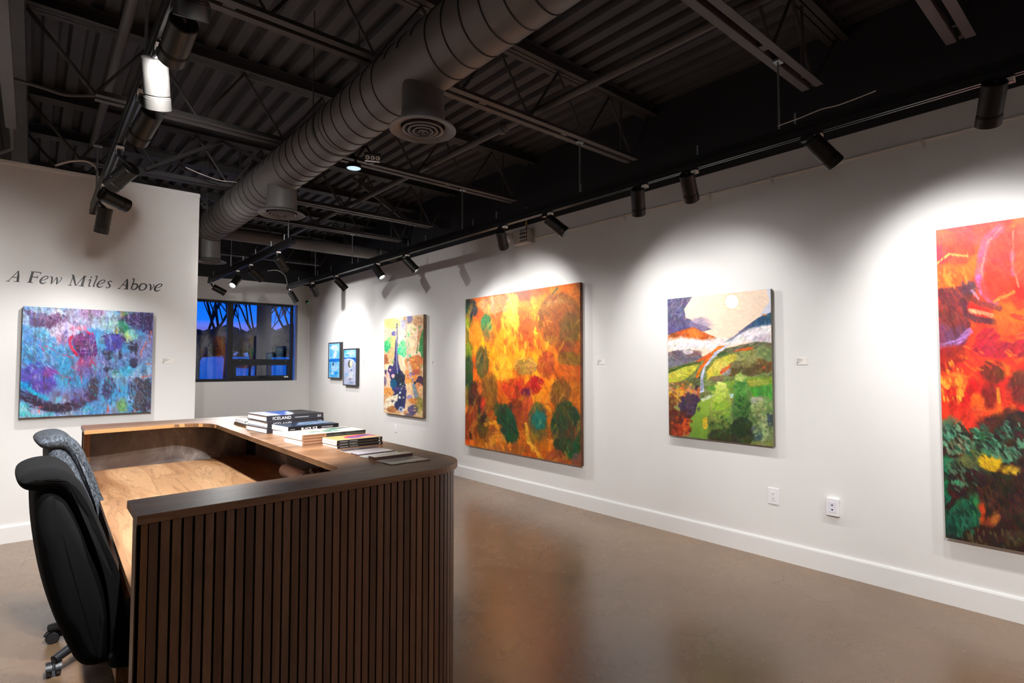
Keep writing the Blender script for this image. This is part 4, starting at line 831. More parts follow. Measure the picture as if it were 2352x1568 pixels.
def p_land():
    R=(2.812,1.911,2.022,.8385); P=Paint([(178,230),(983,145),(1020,1385),(198,1292)],[(R[0],R[2]),(R[1],R[2]),(R[1],R[3]),(R[0],R[3])],R,330,420,(238,214,192),31)
    P.ts=14; P.soft=7; P.wp=10; P.ds=.95
    P.poly([(940,100),(1030,100),(1030,400),(900,360),(975,240)],(204,208,230),.9,14,0); P.ell(681,247,64,62,(240,208,172),1,0,8,0,2); P.ell(681,247,53,53,(255,253,248),1,0,3,0,2)
    P.poly([(150,180),(378,200),(340,260),(308,310),(315,365),(400,420),(480,440),(520,465),(440,480),(370,455),(170,515)],(80,76,116),.97,10,.35,14); P.ell(430,425,90,50,(148,132,164),.75,0,30,.2,30); P.stroke([(215,340),(300,355)],5,(150,146,176),.6); P.ell(250,470,90,40,(96,88,140),.7,0,30)
    P.poly([(1030,315),(930,352),(880,378),(800,440),(700,518),(640,552),(600,575),(760,540),(900,450),(1030,420)],(38,76,112),.97,6,.2); P.poly([(880,378),(800,440),(700,518),(620,562),(740,530),(830,450)],(92,84,124),.8,10); P.ell(940,348,18,6,(230,130,70))
    P.poly([(170,525),(260,480),(375,446),(430,470),(565,532),(545,556),(400,550),(300,535),(170,560)],(200,88,30),.97,7,.4); P.poly([(340,470),(400,455),(470,520),(350,535)],(236,128,50),.85,12); P.ell(230,510,40,16,(150,70,40),.8)
    P.ell(300,580,160,48,(240,230,226),.97,0,30,.2,40); P.ell(500,580,130,36,(218,212,222),.9,0,26,.2,30); P.ell(880,490,130,50,(240,232,238),.97,-.3,28,.2,40); P.ell(760,535,120,34,(238,230,232),.9,-.3,22,.2,30); P.ell(930,540,110,34,(196,186,198),.9,-.1,20); P.ell(560,560,90,30,(246,232,226),.8,0,24)
    P.poly([(160,650),(260,628),(350,618),(440,650),(470,690),(300,752),(160,800)],(104,94,108),.97,10,.4,16); P.ell(380,650,70,24,(130,100,96),.8); P.ell(340,640,40,18,(226,222,228),.8); P.ell(240,740,80,30,(120,124,136),.7)
    P.poly([(540,690),(640,610),(760,585),(860,560),(1030,572),(1030,640),(860,620),(700,660),(560,700)],(92,96,68),.97,8,.4,12); P.poly([(690,640),(760,612),(850,602),(840,625),(760,640)],(218,92,36),.95,6); P.ell(600,655,60,16,(60,84,44),.8)
    P.poly([(100,790),(460,700),(560,680),(700,640),(1060,600),(1060,1420),(100,1420)],(112,124,66),1,8,.3); P.poly([(160,830),(290,762),(425,738),(400,790),(330,850),(160,920)],(192,192,60),1,7,.3); P.ell(260,810,80,30,(212,204,84),.7,-.2); P.poly([(490,790),(560,700),(700,654),(750,672),(700,745),(640,800),(530,850),(490,860)],(204,192,70),1,7,.3); P.ell(600,750,60,40,(222,206,100),.7); P.stroke([(190,800),(300,752),(430,720)],16,(64,84,36),.85)
    P.poly([(600,592),(660,588),(590,640),(530,700),(480,760),(460,860),(470,950),(440,960),(440,840),(470,730),(540,650)],(192,198,224),1,5,.1); P.poly([(580,592),(630,590),(545,650),(470,745),(430,820),(400,930),(385,880),(420,790),(480,690),(530,640)],(224,112,28),1,6,.3); P.poly([(400,720),(440,690),(520,640),(520,680),(440,715)],(222,92,40),.95,6)
    P.poly([(385,860),(440,830),(430,900),(425,1000),(405,1000),(395,920)],(48,40,62),.95,6); P.stroke([(425,930),(420,1010)],22,(196,100,50),.9); P.stroke([(455,870),(450,940)],16,(130,124,160),.8)
    for q,c in (((830,690,110,66),(148,146,88)),((930,655,66,48),(128,146,90)),((760,760,100,60),(120,112,66)),((850,790,80,36),(84,72,44)),((930,750,76,60),(106,74,44)),((690,800,70,36),(88,80,46)),((970,680,40,40),(110,124,80)),((640,800,40,30),(150,150,160)),((570,850,60,26),(120,104,76))): P.ell(*q,c,.92,wp=34)
    P.poly([(590,815),(610,770),(680,735),(660,770),(610,815)],(220,96,40),.95,6); P.ell(938,768,14,14,(226,80,40))
    P.poly([(600,880),(820,838),(1030,830),(1030,1060),(860,1000),(700,965),(600,940)],(120,150,52),1,7,.3); P.poly([(820,920),(1030,890),(1030,1050),(870,1000)],(70,150,56),.95,20); P.ell(880,880,90,26,(168,168,70),.7)
    for q,c in (((320,930,50,56),(226,112,52)),((370,960,40,40),(206,140,96)),((245,965,56,40),(224,168,52)),((210,910,36,36),(200,150,110)),((300,890,60,20),(120,92,60)),((330,990,50,30),(216,150,50)),((215,1060,56,80),(112,66,46)),((275,1070,30,44),(146,150,88)),((355,1050,86,92),(70,52,76)),((410,1070,30,40),(60,46,66)),((240,1200,80,110),(104,44,34)),((330,1150,50,60),(80,40,44)),((330,1230,34,70),(214,84,34)),((265,1260,50,60),(150,56,30)),((380,870,60,30),(96,104,60))): P.ell(*q,c,.95,wp=36)
    P.poly([(420,1030),(540,972),(680,955),(640,1160),(520,1330),(370,1340),(355,1180),(400,1120)],(150,182,64),1,9,.3,14,None,(104,140,50)); P.poly([(440,1010),(540,970),(560,985),(460,1030)],(196,206,170),.9,8); P.ell(485,1200,26,44,(226,184,44),.9,wp=24); P.ell(600,960,90,30,(90,130,70),.6); P.ell(540,925,50,22,(90,140,50),.9); P.ell(690,985,40,18,(170,206,190),.9)
    P.poly([(600,880),(566,916),(552,970),(518,1040),(500,1160),(496,1380),(740,1380),(712,1160),(686,1020),(656,930)],(196,214,92),1,8,.3,26,None,(52,62,34)); P.ell(600,1040,60,60,(150,186,52),.8,wp=30); P.ell(605,905,40,24,(220,226,140),.8,wp=20)
    P.poly([(756,806),(712,840),(704,930),(690,1050),(700,1300),(890,1300),(850,1050),(838,960),(806,860)],(120,164,80),1,8,.3,26,None,(34,52,32)); P.ell(760,960,44,110,(64,128,50),.85,wp=30); P.ell(740,840,34,28,(190,206,110),.8,wp=20); P.ell(700,1140,60,90,(90,130,70),.6,wp=40)
    for q,c in (((930,1080,100,90),(126,148,92)),((880,1020,50,30),(170,166,150)),((990,1060,40,50),(110,150,80)),((1000,1170,40,70),(58,74,84)),((880,1180,70,70),(96,112,70)),((940,1230,40,110),(150,170,118)),((880,1290,50,60),(66,84,86)),((1000,1290,40,60),(118,134,90)),((720,1310,150,80),(48,52,34)),((600,1310,90,70),(54,56,34)),((770,1230,80,80),(40,54,34))): P.ell(*q,c,.9,wp=40)
    LG=[(206,220,100),(180,204,80),(222,228,140)]; DG=[(60,92,44),(40,66,34),(90,130,56)]
    for cx,cy,rx,ry,n,cs in ((600,905,44,30,26,LG),(590,980,60,60,36,[(170,200,74),(196,214,92)]),(610,1090,80,70,40,[(140,180,56),(110,150,50)]),(600,1230,90,90,46,DG),(757,838,36,30,22,[(190,208,110),(150,186,90)]),(760,930,56,70,40,[(90,150,66),(120,170,80),(64,120,50)]),(770,1080,66,100,46,[(50,96,46),(74,120,56),(36,66,36)]),(760,1260,110,80,44,[(36,52,30),(50,70,40)]),(930,1090,90,70,44,[(150,170,104),(104,130,76),(176,180,120)]),(930,1240,70,90,40,[(130,150,100),(84,104,70),(160,170,120)]),(830,690,110,60,50,[(164,160,96),(120,120,70),(146,150,90)]),(850,780,110,40,40,[(80,70,44),(110,100,60)]),(950,640,60,40,26,[(140,156,96),(104,120,76)]),(300,930,90,60,40,[(230,130,60),(226,170,60),(200,90,50),(180,150,110)]),(240,1010,60,60,30,[(216,160,60),(120,70,44)]),(360,1050,80,80,36,[(60,44,70),(90,66,90)]),(280,1220,100,90,44,[(120,50,34),(70,34,34),(206,84,34),(160,60,30)]),(320,900,120,26,26,[(90,106,60),(120,110,70)])): P.dabs(cx,cy,rx,ry,n,15,cs,.75,.62)
    P.dabs(320,575,130,30,26,22,[(246,238,234),(222,214,220)],.5,.6,0); P.dabs(880,490,110,40,26,22,[(246,240,244),(214,206,214)],.5,.6,-.3)
    P.brush(.06,500,14,4,.2,2,.08,.5); return P
def p_red():
    R=(.885,-.265,2.276,.41); P=Paint([(412,115),(754,67),(754,1341),(457,1295)],[(.891,2.276),(.482,2.274),(.535,.415),(.881,.406)],R,560,560,(226,52,24),41)
    P.ts=16; P.soft=14; P.wp=24
    P.wash((240,104,24),90,90,.48,.66,.85); P.wash((206,24,20),110,90,.5,.66,.8)
    P.ell(560,110,120,60,(226,70,70),.8); P.ell(430,190,34,50,(222,30,70),.85); P.ell(450,140,50,30,(232,90,40),.8); P.ell(480,300,80,60,(240,104,28),.7); P.ell(500,190,60,60,(224,60,36),.7); P.stroke([(420,240),(470,205),(540,215)],8,(250,180,90),.8)
    P.ell(650,215,62,150,(226,62,48),.95); P.stroke([(660,110),(612,150),(590,220),(583,300),(600,350)],34,(222,84,116),.85); P.stroke([(585,300),(600,350),(640,392)],30,(214,92,166),.9); P.stroke([(668,105),(612,165),(592,260),(600,330)],6,(240,120,110),.8); P.stroke([(712,200),(716,280)],22,(206,90,140),.8); P.stroke([(712,120),(712,250),(735,330)],8,(236,120,100),.7); P.ell(760,200,50,130,(222,64,40),.9); P.ell(640,330,56,60,(224,44,26),.8); P.stroke([(640,385),(690,365),(715,350)],12,(240,130,50),.8); P.ell(850,300,90,200,(206,40,40),.8)
    P.poly([(425,340),(470,330),(520,325),(566,312),(558,350),(545,400),(520,420),(548,470),(540,520),(505,555),(430,572)],(104,36,40),.96,8,.4); P.ell(545,335,30,30,(84,50,58),.85); P.ell(440,520,40,50,(120,60,96),.8); P.ell(500,520,46,44,(96,44,84),.8); P.stroke([(430,560),(500,545),(545,500)],22,(166,110,180),.85,8,.6)
    P.stroke([(540,370),(590,395),(660,412)],22,(110,40,40),.85); P.stroke([(520,385),(530,430),(570,455),(640,465)],24,(76,34,44),.9); P.stroke([(545,420),(600,432),(630,440)],14,(236,160,110),.85); P.stroke([(555,345),(580,375)],10,(200,140,190),.7)
    P.poly([(555,560),(590,500),(640,478),(685,468),(668,510),(660,540),(710,545),(770,520),(780,600),(620,600),(560,590)],(168,22,46),.95,10,.4); P.ell(700,480,60,40,(232,90,24),.8); P.ell(480,600,56,50,(142,28,22),.9); P.ell(440,610,20,50,(150,24,20),.8); P.ell(560,640,70,30,(232,40,24),.8)
    P.ell(637,655,46,42,(98,36,22),.97); P.ell(545,725,36,50,(196,20,18),.95); P.ell(478,735,20,46,(190,22,20),.92); P.ell(485,780,18,40,(196,30,24),.8); P.ell(527,785,18,34,(200,24,20),.92); P.ell(625,745,34,52,(128,28,22),.95); P.ell(738,715,48,66,(96,40,24),.97); P.ell(576,770,24,34,(238,100,24),.9); P.ell(510,720,7,36,(246,210,40),.9); P.stroke([(560,800),(590,800)],6,(240,190,60),.9); P.ell(490,690,50,30,(240,120,30),.7); P.stroke([(655,720),(660,770)],14,(240,140,40),.9); P.ell(690,770,22,50,(210,40,28),.8); P.ell(550,830,60,40,(214,48,30),.7)
    P.poly([(430,870),(460,845),(520,872),(560,888),(600,850),(640,820),(700,808),(1200,780),(1200,1420),(430,1420)],(40,30,26),.97,18,.2,40); P.poly([(570,850),(640,815),(700,810),(640,880),(600,910)],(76,36,26),.9,18)
    P.wash((38,92,66),60,60,.58,.7,0.0)
    for q,c in (((470,860,40,30),(90,120,90)),((470,905,30,24),(90,160,120)),((520,940,50,34),(116,118,84)),((590,900,30,40),(44,100,72)),((620,950,60,26),(50,104,74)),((690,975,60,30),(86,140,106)),((700,880,16,30),(80,140,110)),((460,1010,18,30),(30,130,84)),((458,1100,12,90),(20,140,86)),((500,1020,40,26),(80,110,84)),((540,1000,40,30),(60,60,44)),((520,1220,60,70),(26,92,66)),((560,1180,40,60),(34,96,70)),((480,1260,36,50),(22,80,56)),((560,990,60,40),(100,110,60)),((740,930,24,18),(96,160,120)),((900,1000,120,90),(44,96,70)),((850,1200,90,70),(30,80,60)),((500,1080,20,16),(70,160,110))): P.ell(*q,c,.85,wp=40,tex=.7)
    P.ell(622,1002,48,32,(216,172,24),.97,.15,wp=26); P.ell(702,1028,32,18,(200,160,40),.95,wp=16); P.ell(640,960,50,16,(60,110,76),.7); P.stroke([(540,960),(600,1040),(700,1060)],18,(44,60,40),.6)
    P.ell(590,1195,17,46,(206,66,24),.95); P.ell(574,1180,5,30,(60,170,70),.9); P.ell(620,1230,20,30,(150,66,34),.85); P.ell(650,1150,14,30,(140,40,26),.8); P.ell(648,1215,14,24,(196,110,40),.85); P.ell(630,1130,40,40,(74,42,30),.8); P.ell(600,1290,80,40,(46,26,22),.9); P.ell(720,1290,50,30,(74,66,40),.7)
    GR=[(60,120,90),(30,90,64),(96,150,116),(44,60,44),(30,24,22)]
    P.dabs(490,910,60,60,60,14,GR+[(130,140,110)],.35,.75,.9); P.dabs(600,930,90,60,60,14,GR,.35,.75,.7); P.dabs(700,920,60,80,50,14,GR,.35,.75,.9); P.dabs(520,1060,70,60,50,14,[(40,50,40),(84,110,86),(28,24,22)],.3,.75,.9); P.dabs(520,1220,70,70,60,13,[(24,84,60),(40,110,80),(20,50,40)],.35,.75,1.2); P.dabs(680,1110,90,70,50,16,[(44,30,26),(70,40,30),(30,24,22)],.3,.7,1.1); P.dabs(640,1290,130,40,40,16,[(60,30,24),(40,30,22),(90,80,50)],.3,.7,1.2)
    P.dabs(620,1000,40,24,20,12,[(236,190,30),(206,160,30)],.4,.8,.4); P.dabs(480,290,60,40,30,16,[(246,130,40),(230,80,30)],.25,.7,1.3); P.dabs(480,700,50,80,50,14,[(246,150,40),(226,60,24),(250,190,60)],.3,.7,1.3); P.dabs(600,600,120,60,40,16,[(236,60,24),(246,110,30),(180,30,40)],.25,.6,.5); P.dabs(480,430,50,80,30,16,[(90,34,40),(126,50,50)],.3,.6,1.2); P.dabs(950,500,220,350,120,30,[(220,60,40),(240,110,40),(180,30,40)],.3,.6)
    P.brush(.12,1600,12,2.6,1.2,3); return P
def p_birch():
    R=(7.977,6.822,2.164,.698); P=Paint([(125,185),(625,122),(628,1450),(125,1390)],[(R[0],R[2]),(R[1],R[2]),(R[1],R[3]),(R[0],R[3])],R,170,300,(230,196,156),51)
    P.ts=12; P.soft=10; P.wp=22
    P.wash((196,140,90),120,160,.5,.68,.8); P.wash((240,222,190),100,160,.52,.68,.8); P.ell(220,240,110,70,(232,204,110),.85); P.ell(470,400,90,160,(244,218,180),.9); P.ell(560,220,70,60,(206,150,100),.8); P.ell(440,180,50,60,(110,104,160),.85,wp=30); P.ell(360,250,40,60,(160,160,196),.8,wp=30); P.ell(340,420,40,130,(236,230,214),.85); P.ell(170,360,44,60,(196,180,160),.8)
    P.poly([(272,240),(292,240),(300,420),(296,560),(312,760),(350,880),(420,1080),(400,1330),(270,1360),(238,1120),(210,960),(170,860),(190,780),(240,790),(262,600),(258,480),(280,440)],(40,44,96),.97,9,.25,16); P.ell(245,370,28,30,(64,80,160),.9,wp=20); P.ell(330,940,70,90,(34,44,50),.9,wp=30); P.ell(330,1200,70,90,(40,46,80),.85)
    P.stroke([(286,300),(290,780),(300,880)],14,(150,160,196),.7)
    P.ell(160,540,46,76,(36,176,106),.95,wp=34); P.ell(200,470,50,60,(120,190,110),.85,wp=30); P.ell(240,480,30,80,(206,196,110),.8); P.ell(330,600,36,46,(30,196,130),.95,wp=30); P.ell(370,540,60,90,(120,216,156),.9,wp=44); P.ell(380,640,36,40,(110,206,150),.85,wp=30); P.ell(430,380,22,40,(110,206,150),.85,wp=20); P.ell(455,660,24,30,(90,196,140),.85,wp=20); P.ell(440,520,16,60,(80,180,120),.8); P.ell(520,320,16,14,(170,180,70)); P.ell(475,378,16,14,(190,190,80)); P.ell(580,290,20,20,(130,140,100))
    P.poly([(615,310),(645,420),(640,740),(610,700),(590,600),(566,590),(590,440)],(48,136,62),.95,8); P.stroke([(560,520),(540,620)],16,(90,140,70),.9)
    P.ell(155,700,50,70,(160,92,52),.95,wp=30); P.ell(215,640,44,110,(204,164,112),.95,wp=34); P.ell(240,730,18,40,(130,160,110),.85); P.ell(540,740,100,96,(202,118,58),.95,wp=34); P.ell(430,740,40,70,(210,130,70),.8,wp=30); P.ell(480,500,60,120,(236,204,164),.6); P.stroke([(555,400),(550,620)],8,(170,110,70),.7); P.ell(610,780,20,30,(170,190,130),.8)
    P.ell(590,980,54,70,(68,48,70),.95,wp=26); P.ell(540,860,60,40,(180,90,50),.85,wp=30); P.ell(440,960,44,54,(232,146,54),.95,wp=30); P.ell(420,870,30,36,(236,150,80),.9,wp=20); P.ell(520,930,34,34,(232,140,60),.9,wp=24); P.ell(450,1060,44,60,(236,196,150),.85,wp=30); P.ell(560,1060,70,60,(232,150,90),.85,wp=30); P.ell(600,1090,30,50,(240,200,150),.7)
    P.stroke([(404,150),(408,420),(436,700),(470,880)],24,(206,186,166),.95,6,.3,4,34); P.stroke([(470,880),(500,1000),(530,1120),(550,1195)],34,(126,140,150),.97,6,.3,4,60); P.ell(395,405,6,8,(50,50,60)); P.ell(428,715,8,14,(70,70,80)); P.ell(524,1000,14,18,(40,36,50))
    P.ell(456,918,32,30,(166,136,190),.95); P.ell(500,890,24,20,(150,80,130),.8); P.ell(460,1190,38,32,(156,136,188),.95); P.ell(175,1000,46,64,(236,192,166),.95,wp=24); P.ell(170,900,24,40,(236,180,170),.9); P.ell(205,840,16,20,(238,170,180)); P.ell(240,918,22,28,(240,190,190)); P.ell(250,1020,42,64,(24,82,122),.95,wp=26); P.ell(140,980,18,60,(90,76,120),.85); P.ell(290,1075,26,12,(110,70,130),.8); P.ell(145,870,16,30,(40,36,80),.9)
    P.ell(180,1110,60,50,(222,140,60),.9,wp=30); P.ell(225,1130,40,30,(214,160,90),.8,wp=24); P.poly([(120,1310),(160,1210),(320,1145),(300,1230),(220,1320),(120,1400)],(240,226,198),.97,8,.2); P.ell(240,1242,15,16,(80,90,110)); P.stroke([(345,1095),(410,955)],5,(230,226,214),.9); P.ell(330,1130,14,14,(206,214,222)); P.ell(330,1195,13,13,(226,230,234)); P.ell(345,1345,30,36,(176,190,216),.95); P.ell(345,1345,14,16,(70,84,124)); P.ell(380,1190,16,16,(130,130,140)); P.ell(340,1020,26,24,(70,80,90)); P.ell(338,1022,12,12,(200,206,214))
    P.ell(580,1290,56,110,(150,138,66),.9,wp=30); P.ell(500,1345,64,66,(84,74,112),.95,wp=20); P.ell(500,1235,60,40,(206,130,60),.9,wp=30); P.ell(450,1280,36,30,(226,190,150),.85); P.ell(600,1380,30,50,(214,186,120),.85); P.ell(225,1345,56,46,(186,122,64),.95,wp=30); P.ell(290,1385,30,26,(206,170,110),.9); P.ell(405,1385,30,30,(198,144,96),.9); P.ell(150,1370,40,30,(232,200,160),.9); P.ell(450,1420,60,26,(90,84,116),.8); P.stroke([(125,1330),(240,1390)],7,(130,70,50),.8)
    for cx,cy,rx,ry,n,cs in ((165,540,40,70,26,[(40,190,110),(90,206,130),(30,150,90)]),(360,560,60,100,50,[(60,210,140),(120,226,160),(150,220,120),(40,180,120)]),(210,640,44,100,30,[(214,176,120),(180,130,84),(230,200,150)]),(530,740,90,90,46,[(214,130,66),(180,96,50),(232,160,90)]),(460,960,60,70,36,[(240,160,60),(226,120,50),(240,190,120)]),(190,1130,60,50,30,[(230,150,60),(214,120,50),(236,190,110)]),(340,980,50,90,36,[(30,36,50),(60,70,60),(24,30,60)]),(560,1290,60,100,30,[(170,150,80),(120,110,60),(210,180,110)]),(230,1350,60,40,26,[(200,140,80),(160,100,56)]),(330,330,70,100,30,[(230,220,170),(180,180,200),(240,230,200)]),(520,1240,60,40,22,[(220,150,80),(190,110,50)])): P.dabs(cx,cy,rx,ry,n,11,cs,.7,.85)
    for k in range(16): x=135+P.rng.rand()*480; P.stroke([(x,180),(x+4,320+P.rng.rand()*160)],5,(232,206,160) if k%2 else (190,140,90),.5)
    P.brush(.08,350,10,3,1.4,2.5); return P
def p_f1():
    R=(10.15,9.675,1.835,1.215); P=Paint([(315,240),(605,230),(610,1165),(318,1150)],[(R[0],R[2]),(R[1],R[2]),(R[1],R[3]),(R[0],R[3])],R,70,110,(128,196,240),61); P.ts=14; P.soft=14; P.wp=30
    P.ell(450,340,100,70,(206,226,246),.95); P.ell(520,440,60,80,(206,226,246),.8); P.ell(370,500,30,90,(70,166,226),.9); P.ell(480,540,44,90,(222,232,246),.95,.4); P.ell(560,520,40,100,(90,176,232),.8); P.ell(350,290,40,30,(60,160,220),.7)
    P.poly([(300,655),(620,640),(620,725),(500,745),(440,730),(300,740)],(16,108,204),1,8,.2,8); P.poly([(300,745),(450,735),(540,748),(620,730),(620,1180),(300,1180)],(120,190,238),.95,8,.2,8); P.ell(470,900,90,100,(166,206,240),.8); P.ell(350,900,30,150,(60,160,228),.8); P.ell(515,1040,56,44,(18,146,226),.95,wp=16); P.ell(440,1110,90,30,(40,160,228),.9); P.ell(410,1050,40,30,(190,216,240),.8); P.brush(.06,80,30,10,.8,4); P.ell(433,790,19,54,(40,46,62),.98,0,6,.1,4); return P
def p_f2():
    R=(9.488,9.0,1.708,1.102); P=Paint([(725,405),(1050,395),(1060,1375),(735,1360)],[(R[0],R[2]),(R[1],R[2]),(R[1],R[3]),(R[0],R[3])],R,70,110,(176,184,210),71); P.ts=14; P.soft=12; P.wp=24
    P.wash((150,160,196),120,160,.5,.7,.7); P.poly([(700,380),(1080,380),(1080,640),(700,640)],(132,198,244),1,8); P.ell(940,500,80,90,(190,206,240),.8); P.ell(820,545,50,20,(50,144,214),.9); P.ell(830,500,40,30,(206,222,240),.7); P.ell(760,450,40,50,(90,184,236),.8)
    P.poly([(700,625),(1080,615),(1080,790),(1010,730),(960,660),(700,660)],(16,92,190),1,6,.2,6); P.stroke([(720,665),(860,655),(940,665),(1000,730),(1060,790)],16,(234,238,246),.95); P.ell(1020,690,10,50,(80,130,210),.8); P.ell(882,800,38,112,(44,44,46),.97,0,8); P.ell(915,800,34,104,(224,216,188),.98,0,8); P.stroke([(850,860),(890,930),(960,900)],12,(236,236,240),.9); P.ell(930,970,36,30,(110,120,170),.85,.8); P.ell(810,1090,50,60,(130,170,220),.8); P.ell(920,1120,60,130,(206,208,216),.8,.3); P.ell(905,1220,40,40,(130,136,160),.8); P.ell(930,1310,80,20,(110,124,160),.8); P.stroke([(1030,950),(1010,1280)],8,(220,226,238),.8); P.brush(.06,80,30,10,1.2,4); return P
es=plain('orange_canvas_edge',(92,56,36),.7,var=.4,scale=9)
canvas('large square orange abstract painting above the desk corner',(5.81,3.8345,2.286,.431),XR,4.2,p_orange,es)
canvas('landscape painting of green hills, misty mountains and a white sun',(2.812,1.911,2.022,.8385),XR,4.21,p_land,plain('olive_canvas_edge',(110,104,88),.7,var=.3,scale=8))
canvas('tall red abstract painting cut by the right picture edge',(.885,-.265,2.276,.41),XR,4.2,p_red,plain('white_canvas_edge',(206,198,190),.7))
canvas('forest abstract painting with pale birch trunk between the blue pair and the orange canvas',(7.977,6.822,2.164,.698),XR,4.195,p_birch,plain('brown_canvas_edge',(112,92,74),.7,var=.3,scale=8))
canvas('blue and purple abstract painting below the wall lettering',(-.072,.842,1.932,1.013),YP,6.115,p_blue,plain('teal_canvas_edge',(96,110,122),.7,var=.3,scale=8),axis='Y')
def framed(lb,R,fnp,out):
    y1,y0,zt,zb=out; o=thing('framed_painting',lb,'painting',(4.2,(y0+y1)/2,zb),'pair of narrow blue paintings')
    fnp().mesh('canvas',M['paint'],o,lambda A,B:(A*0+4.203,A,B)); f=.02; g=M['frameb']
    MB().box(4.196,XR-.0005,y0,y0+f,zb,zt).box(4.196,XR-.0005,y1-f,y1,zb,zt).box(4.196,XR-.0005,y0+f,y1-f,zb,zb+f).box(4.196,XR-.0005,y0+f,y1-f,zt-f,zt).build('frame',g,o,bevel=.001)
    MB().box(4.2045,4.22,y0+f,y1-f,zb+f,zt-f).build('backing_board',M['pages'],o)
M['frameb']=plain('charcoal_picture_frame',(58,56,60),.5)
framed('left and higher one of the two narrow blue paintings in dark frames',0,p_f1,(10.175,9.65,1.857,1.193))
framed('right and lower one of the two narrow framed paintings, with a grey iceberg shape',0,p_f2,(9.512,8.976,1.73,1.08))
# ------------------------------------------------------------------ wall lettering (traced strokes, slanted serif)
L_A=[[(108,268,5),(160,218,6),(250,130,7)],[(250,126,9),(247,200,24),(237,272,27)],[(160,214,7),(242,218,7)],[(80,265,6),(132,269,6)],[(184,271,6),(266,276,6)]]
L_F=[[(442,143,25),(402,285,30)],[(418,139,7),(480,144,8),(557,152,9)],[(554,152,12),(541,182,3)],[(428,210,8),(502,215,8)],[(510,194,3),(505,215,10),(495,238,3)],[(364,281,6),(446,290,6)]]
L_e=[[(562,257,5),(602,249,6),(640,228,10),(649,208,11),(626,199,7),(582,217,12),(551,250,20),(546,280,22),(572,299,13),(602,292,7),(628,274,4)]]
L_w=[[(674,213,4),(690,208,9),(705,220,18),(698,265,17),(688,308,7)],[(689,308,5),(730,262,6),(766,215,6)],[(768,214,14),(772,262,18),(760,313,7)],[(761,313,5),(800,275,6),(826,245,7),(833,226,9),(818,217,6)]]
L_M=[[(992,190,7),(945,322,8)],[(918,320,6),(972,326,6)],[(968,183,6),(996,187,7)],[(990,187,20),(1004,255,23),(1022,330,12)],[(1022,330,6),(1080,265,7),(1142,198,7)],[(1143,200,22),(1106,333,29)],[(1058,328,6),(1136,337,6)],[(1138,198,6),(1172,203,5)]]
L_i=[[(1223,216,14),(1232,216,20),(1241,217,14)],[(1194,259,4),(1224,249,12),(1201,322,15),(1206,338,9),(1230,328,4)]]
L_l=[[(1284,205,5),(1312,206,12),(1266,322,15),(1264,339,10),(1284,336,4)]]
L_s=[[(1512,284,3),(1505,270,9),(1478,270,9),(1460,288,14),(1476,314,18),(1487,334,15),(1468,354,9),(1440,357,8),(1428,340,4)]]
L_b=[[(1783,243,5),(1812,244,12),(1772,372,14)],[(1780,330,5),(1812,306,10),(1846,310,14),(1858,332,18),(1842,362,15),(1808,382,9),(1772,374,9)]]
L_o=[[(1946,300,8),(1906,310,13),(1881,350,19),(1890,384,13),(1930,389,8),(1966,362,15),(1977,325,18),(1946,300,8)]]
L_v=[[(2003,318,4),(2026,311,11),(2036,345,18),(2027,396,8)],[(2028,396,5),(2062,355,6),(2081,326,9),(2068,312,7)]]
def mv(L,sx,sy,x0,y0,X0,Y0): return [[(X0+(x-x0)*sx,Y0+(y-y0)*sy,w) for x,y,w in s] for s in L]
letters=[('letter_a',L_A),('letter_f',L_F),('letter_e',L_e),('letter_w',L_w),('letter_m',L_M),('letter_i',L_i),('letter_l',L_l),('letter_e',mv(L_e,.97,1,545,200,1315,252)),('letter_s',L_s),('letter_a',mv(L_A,.79,.93,80,265,1585,366)),('letter_b',L_b),('letter_o',L_o),('letter_v',L_v),('letter_e',mv(L_e,.93,.96,545,200,2090,306))]
h=homog([(0,0),(2352,0),(2352,588),(0,588)],[(-0.2255, 2.2935),(1.0073, 2.4428),(1.0165, 2.0227),(-0.2155, 1.9367)])
o=thing('wall_lettering','slanted black serif lettering reading A Few Miles Above on the white partition','lettering',(.36,YP-.001,2.13))
def cat(P,n=6):
    if len(P)<3: return P
    out=[]
    for i in range(len(P)-1):
        a,b,c,d=[np.array(P[min(max(i+k,0),len(P)-1)],float) for k in (-1,0,1,2)]
        for k in range(n):
            t=k/n; out.append(.5*((2*b)+(c-a)*t+(2*a-5*b+4*c-d)*t*t+(3*b-a-3*c+d)*t**3))
    out.append(np.array(P[-1],float)); return out
for nm,L in letters:
    m=MB()
    for st in L:
        Q=cat(st); l=[];r=[]
        for i,p in enumerate(Q):
            a=Q[max(i-1,0)];b=Q[min(i+1,len(Q)-1)]; t=np.array([b[0]-a[0],b[1]-a[1]],float); t/=np.linalg.norm(t)+1e-9; n_=np.array([-t[1],t[0]])*(p[2]*1.18+1.5)/2
            l.append(hap(h,p[0]+n_[0],p[1]+n_[1])); r.append(hap(h,p[0]-n_[0],p[1]-n_[1]))
        for i in range(len(l)-1):
            q=[l[i],l[i+1],r[i+1],r[i]]
            m.add([(x,YP-.0022,z) for x,z in q]+[(x,YP-.0004,z) for x,z in q],[(0,1,2,3),(0,4,5,1),(2,6,7,3)])
    m.build(nm,M['vinyl'],o,fix=True)
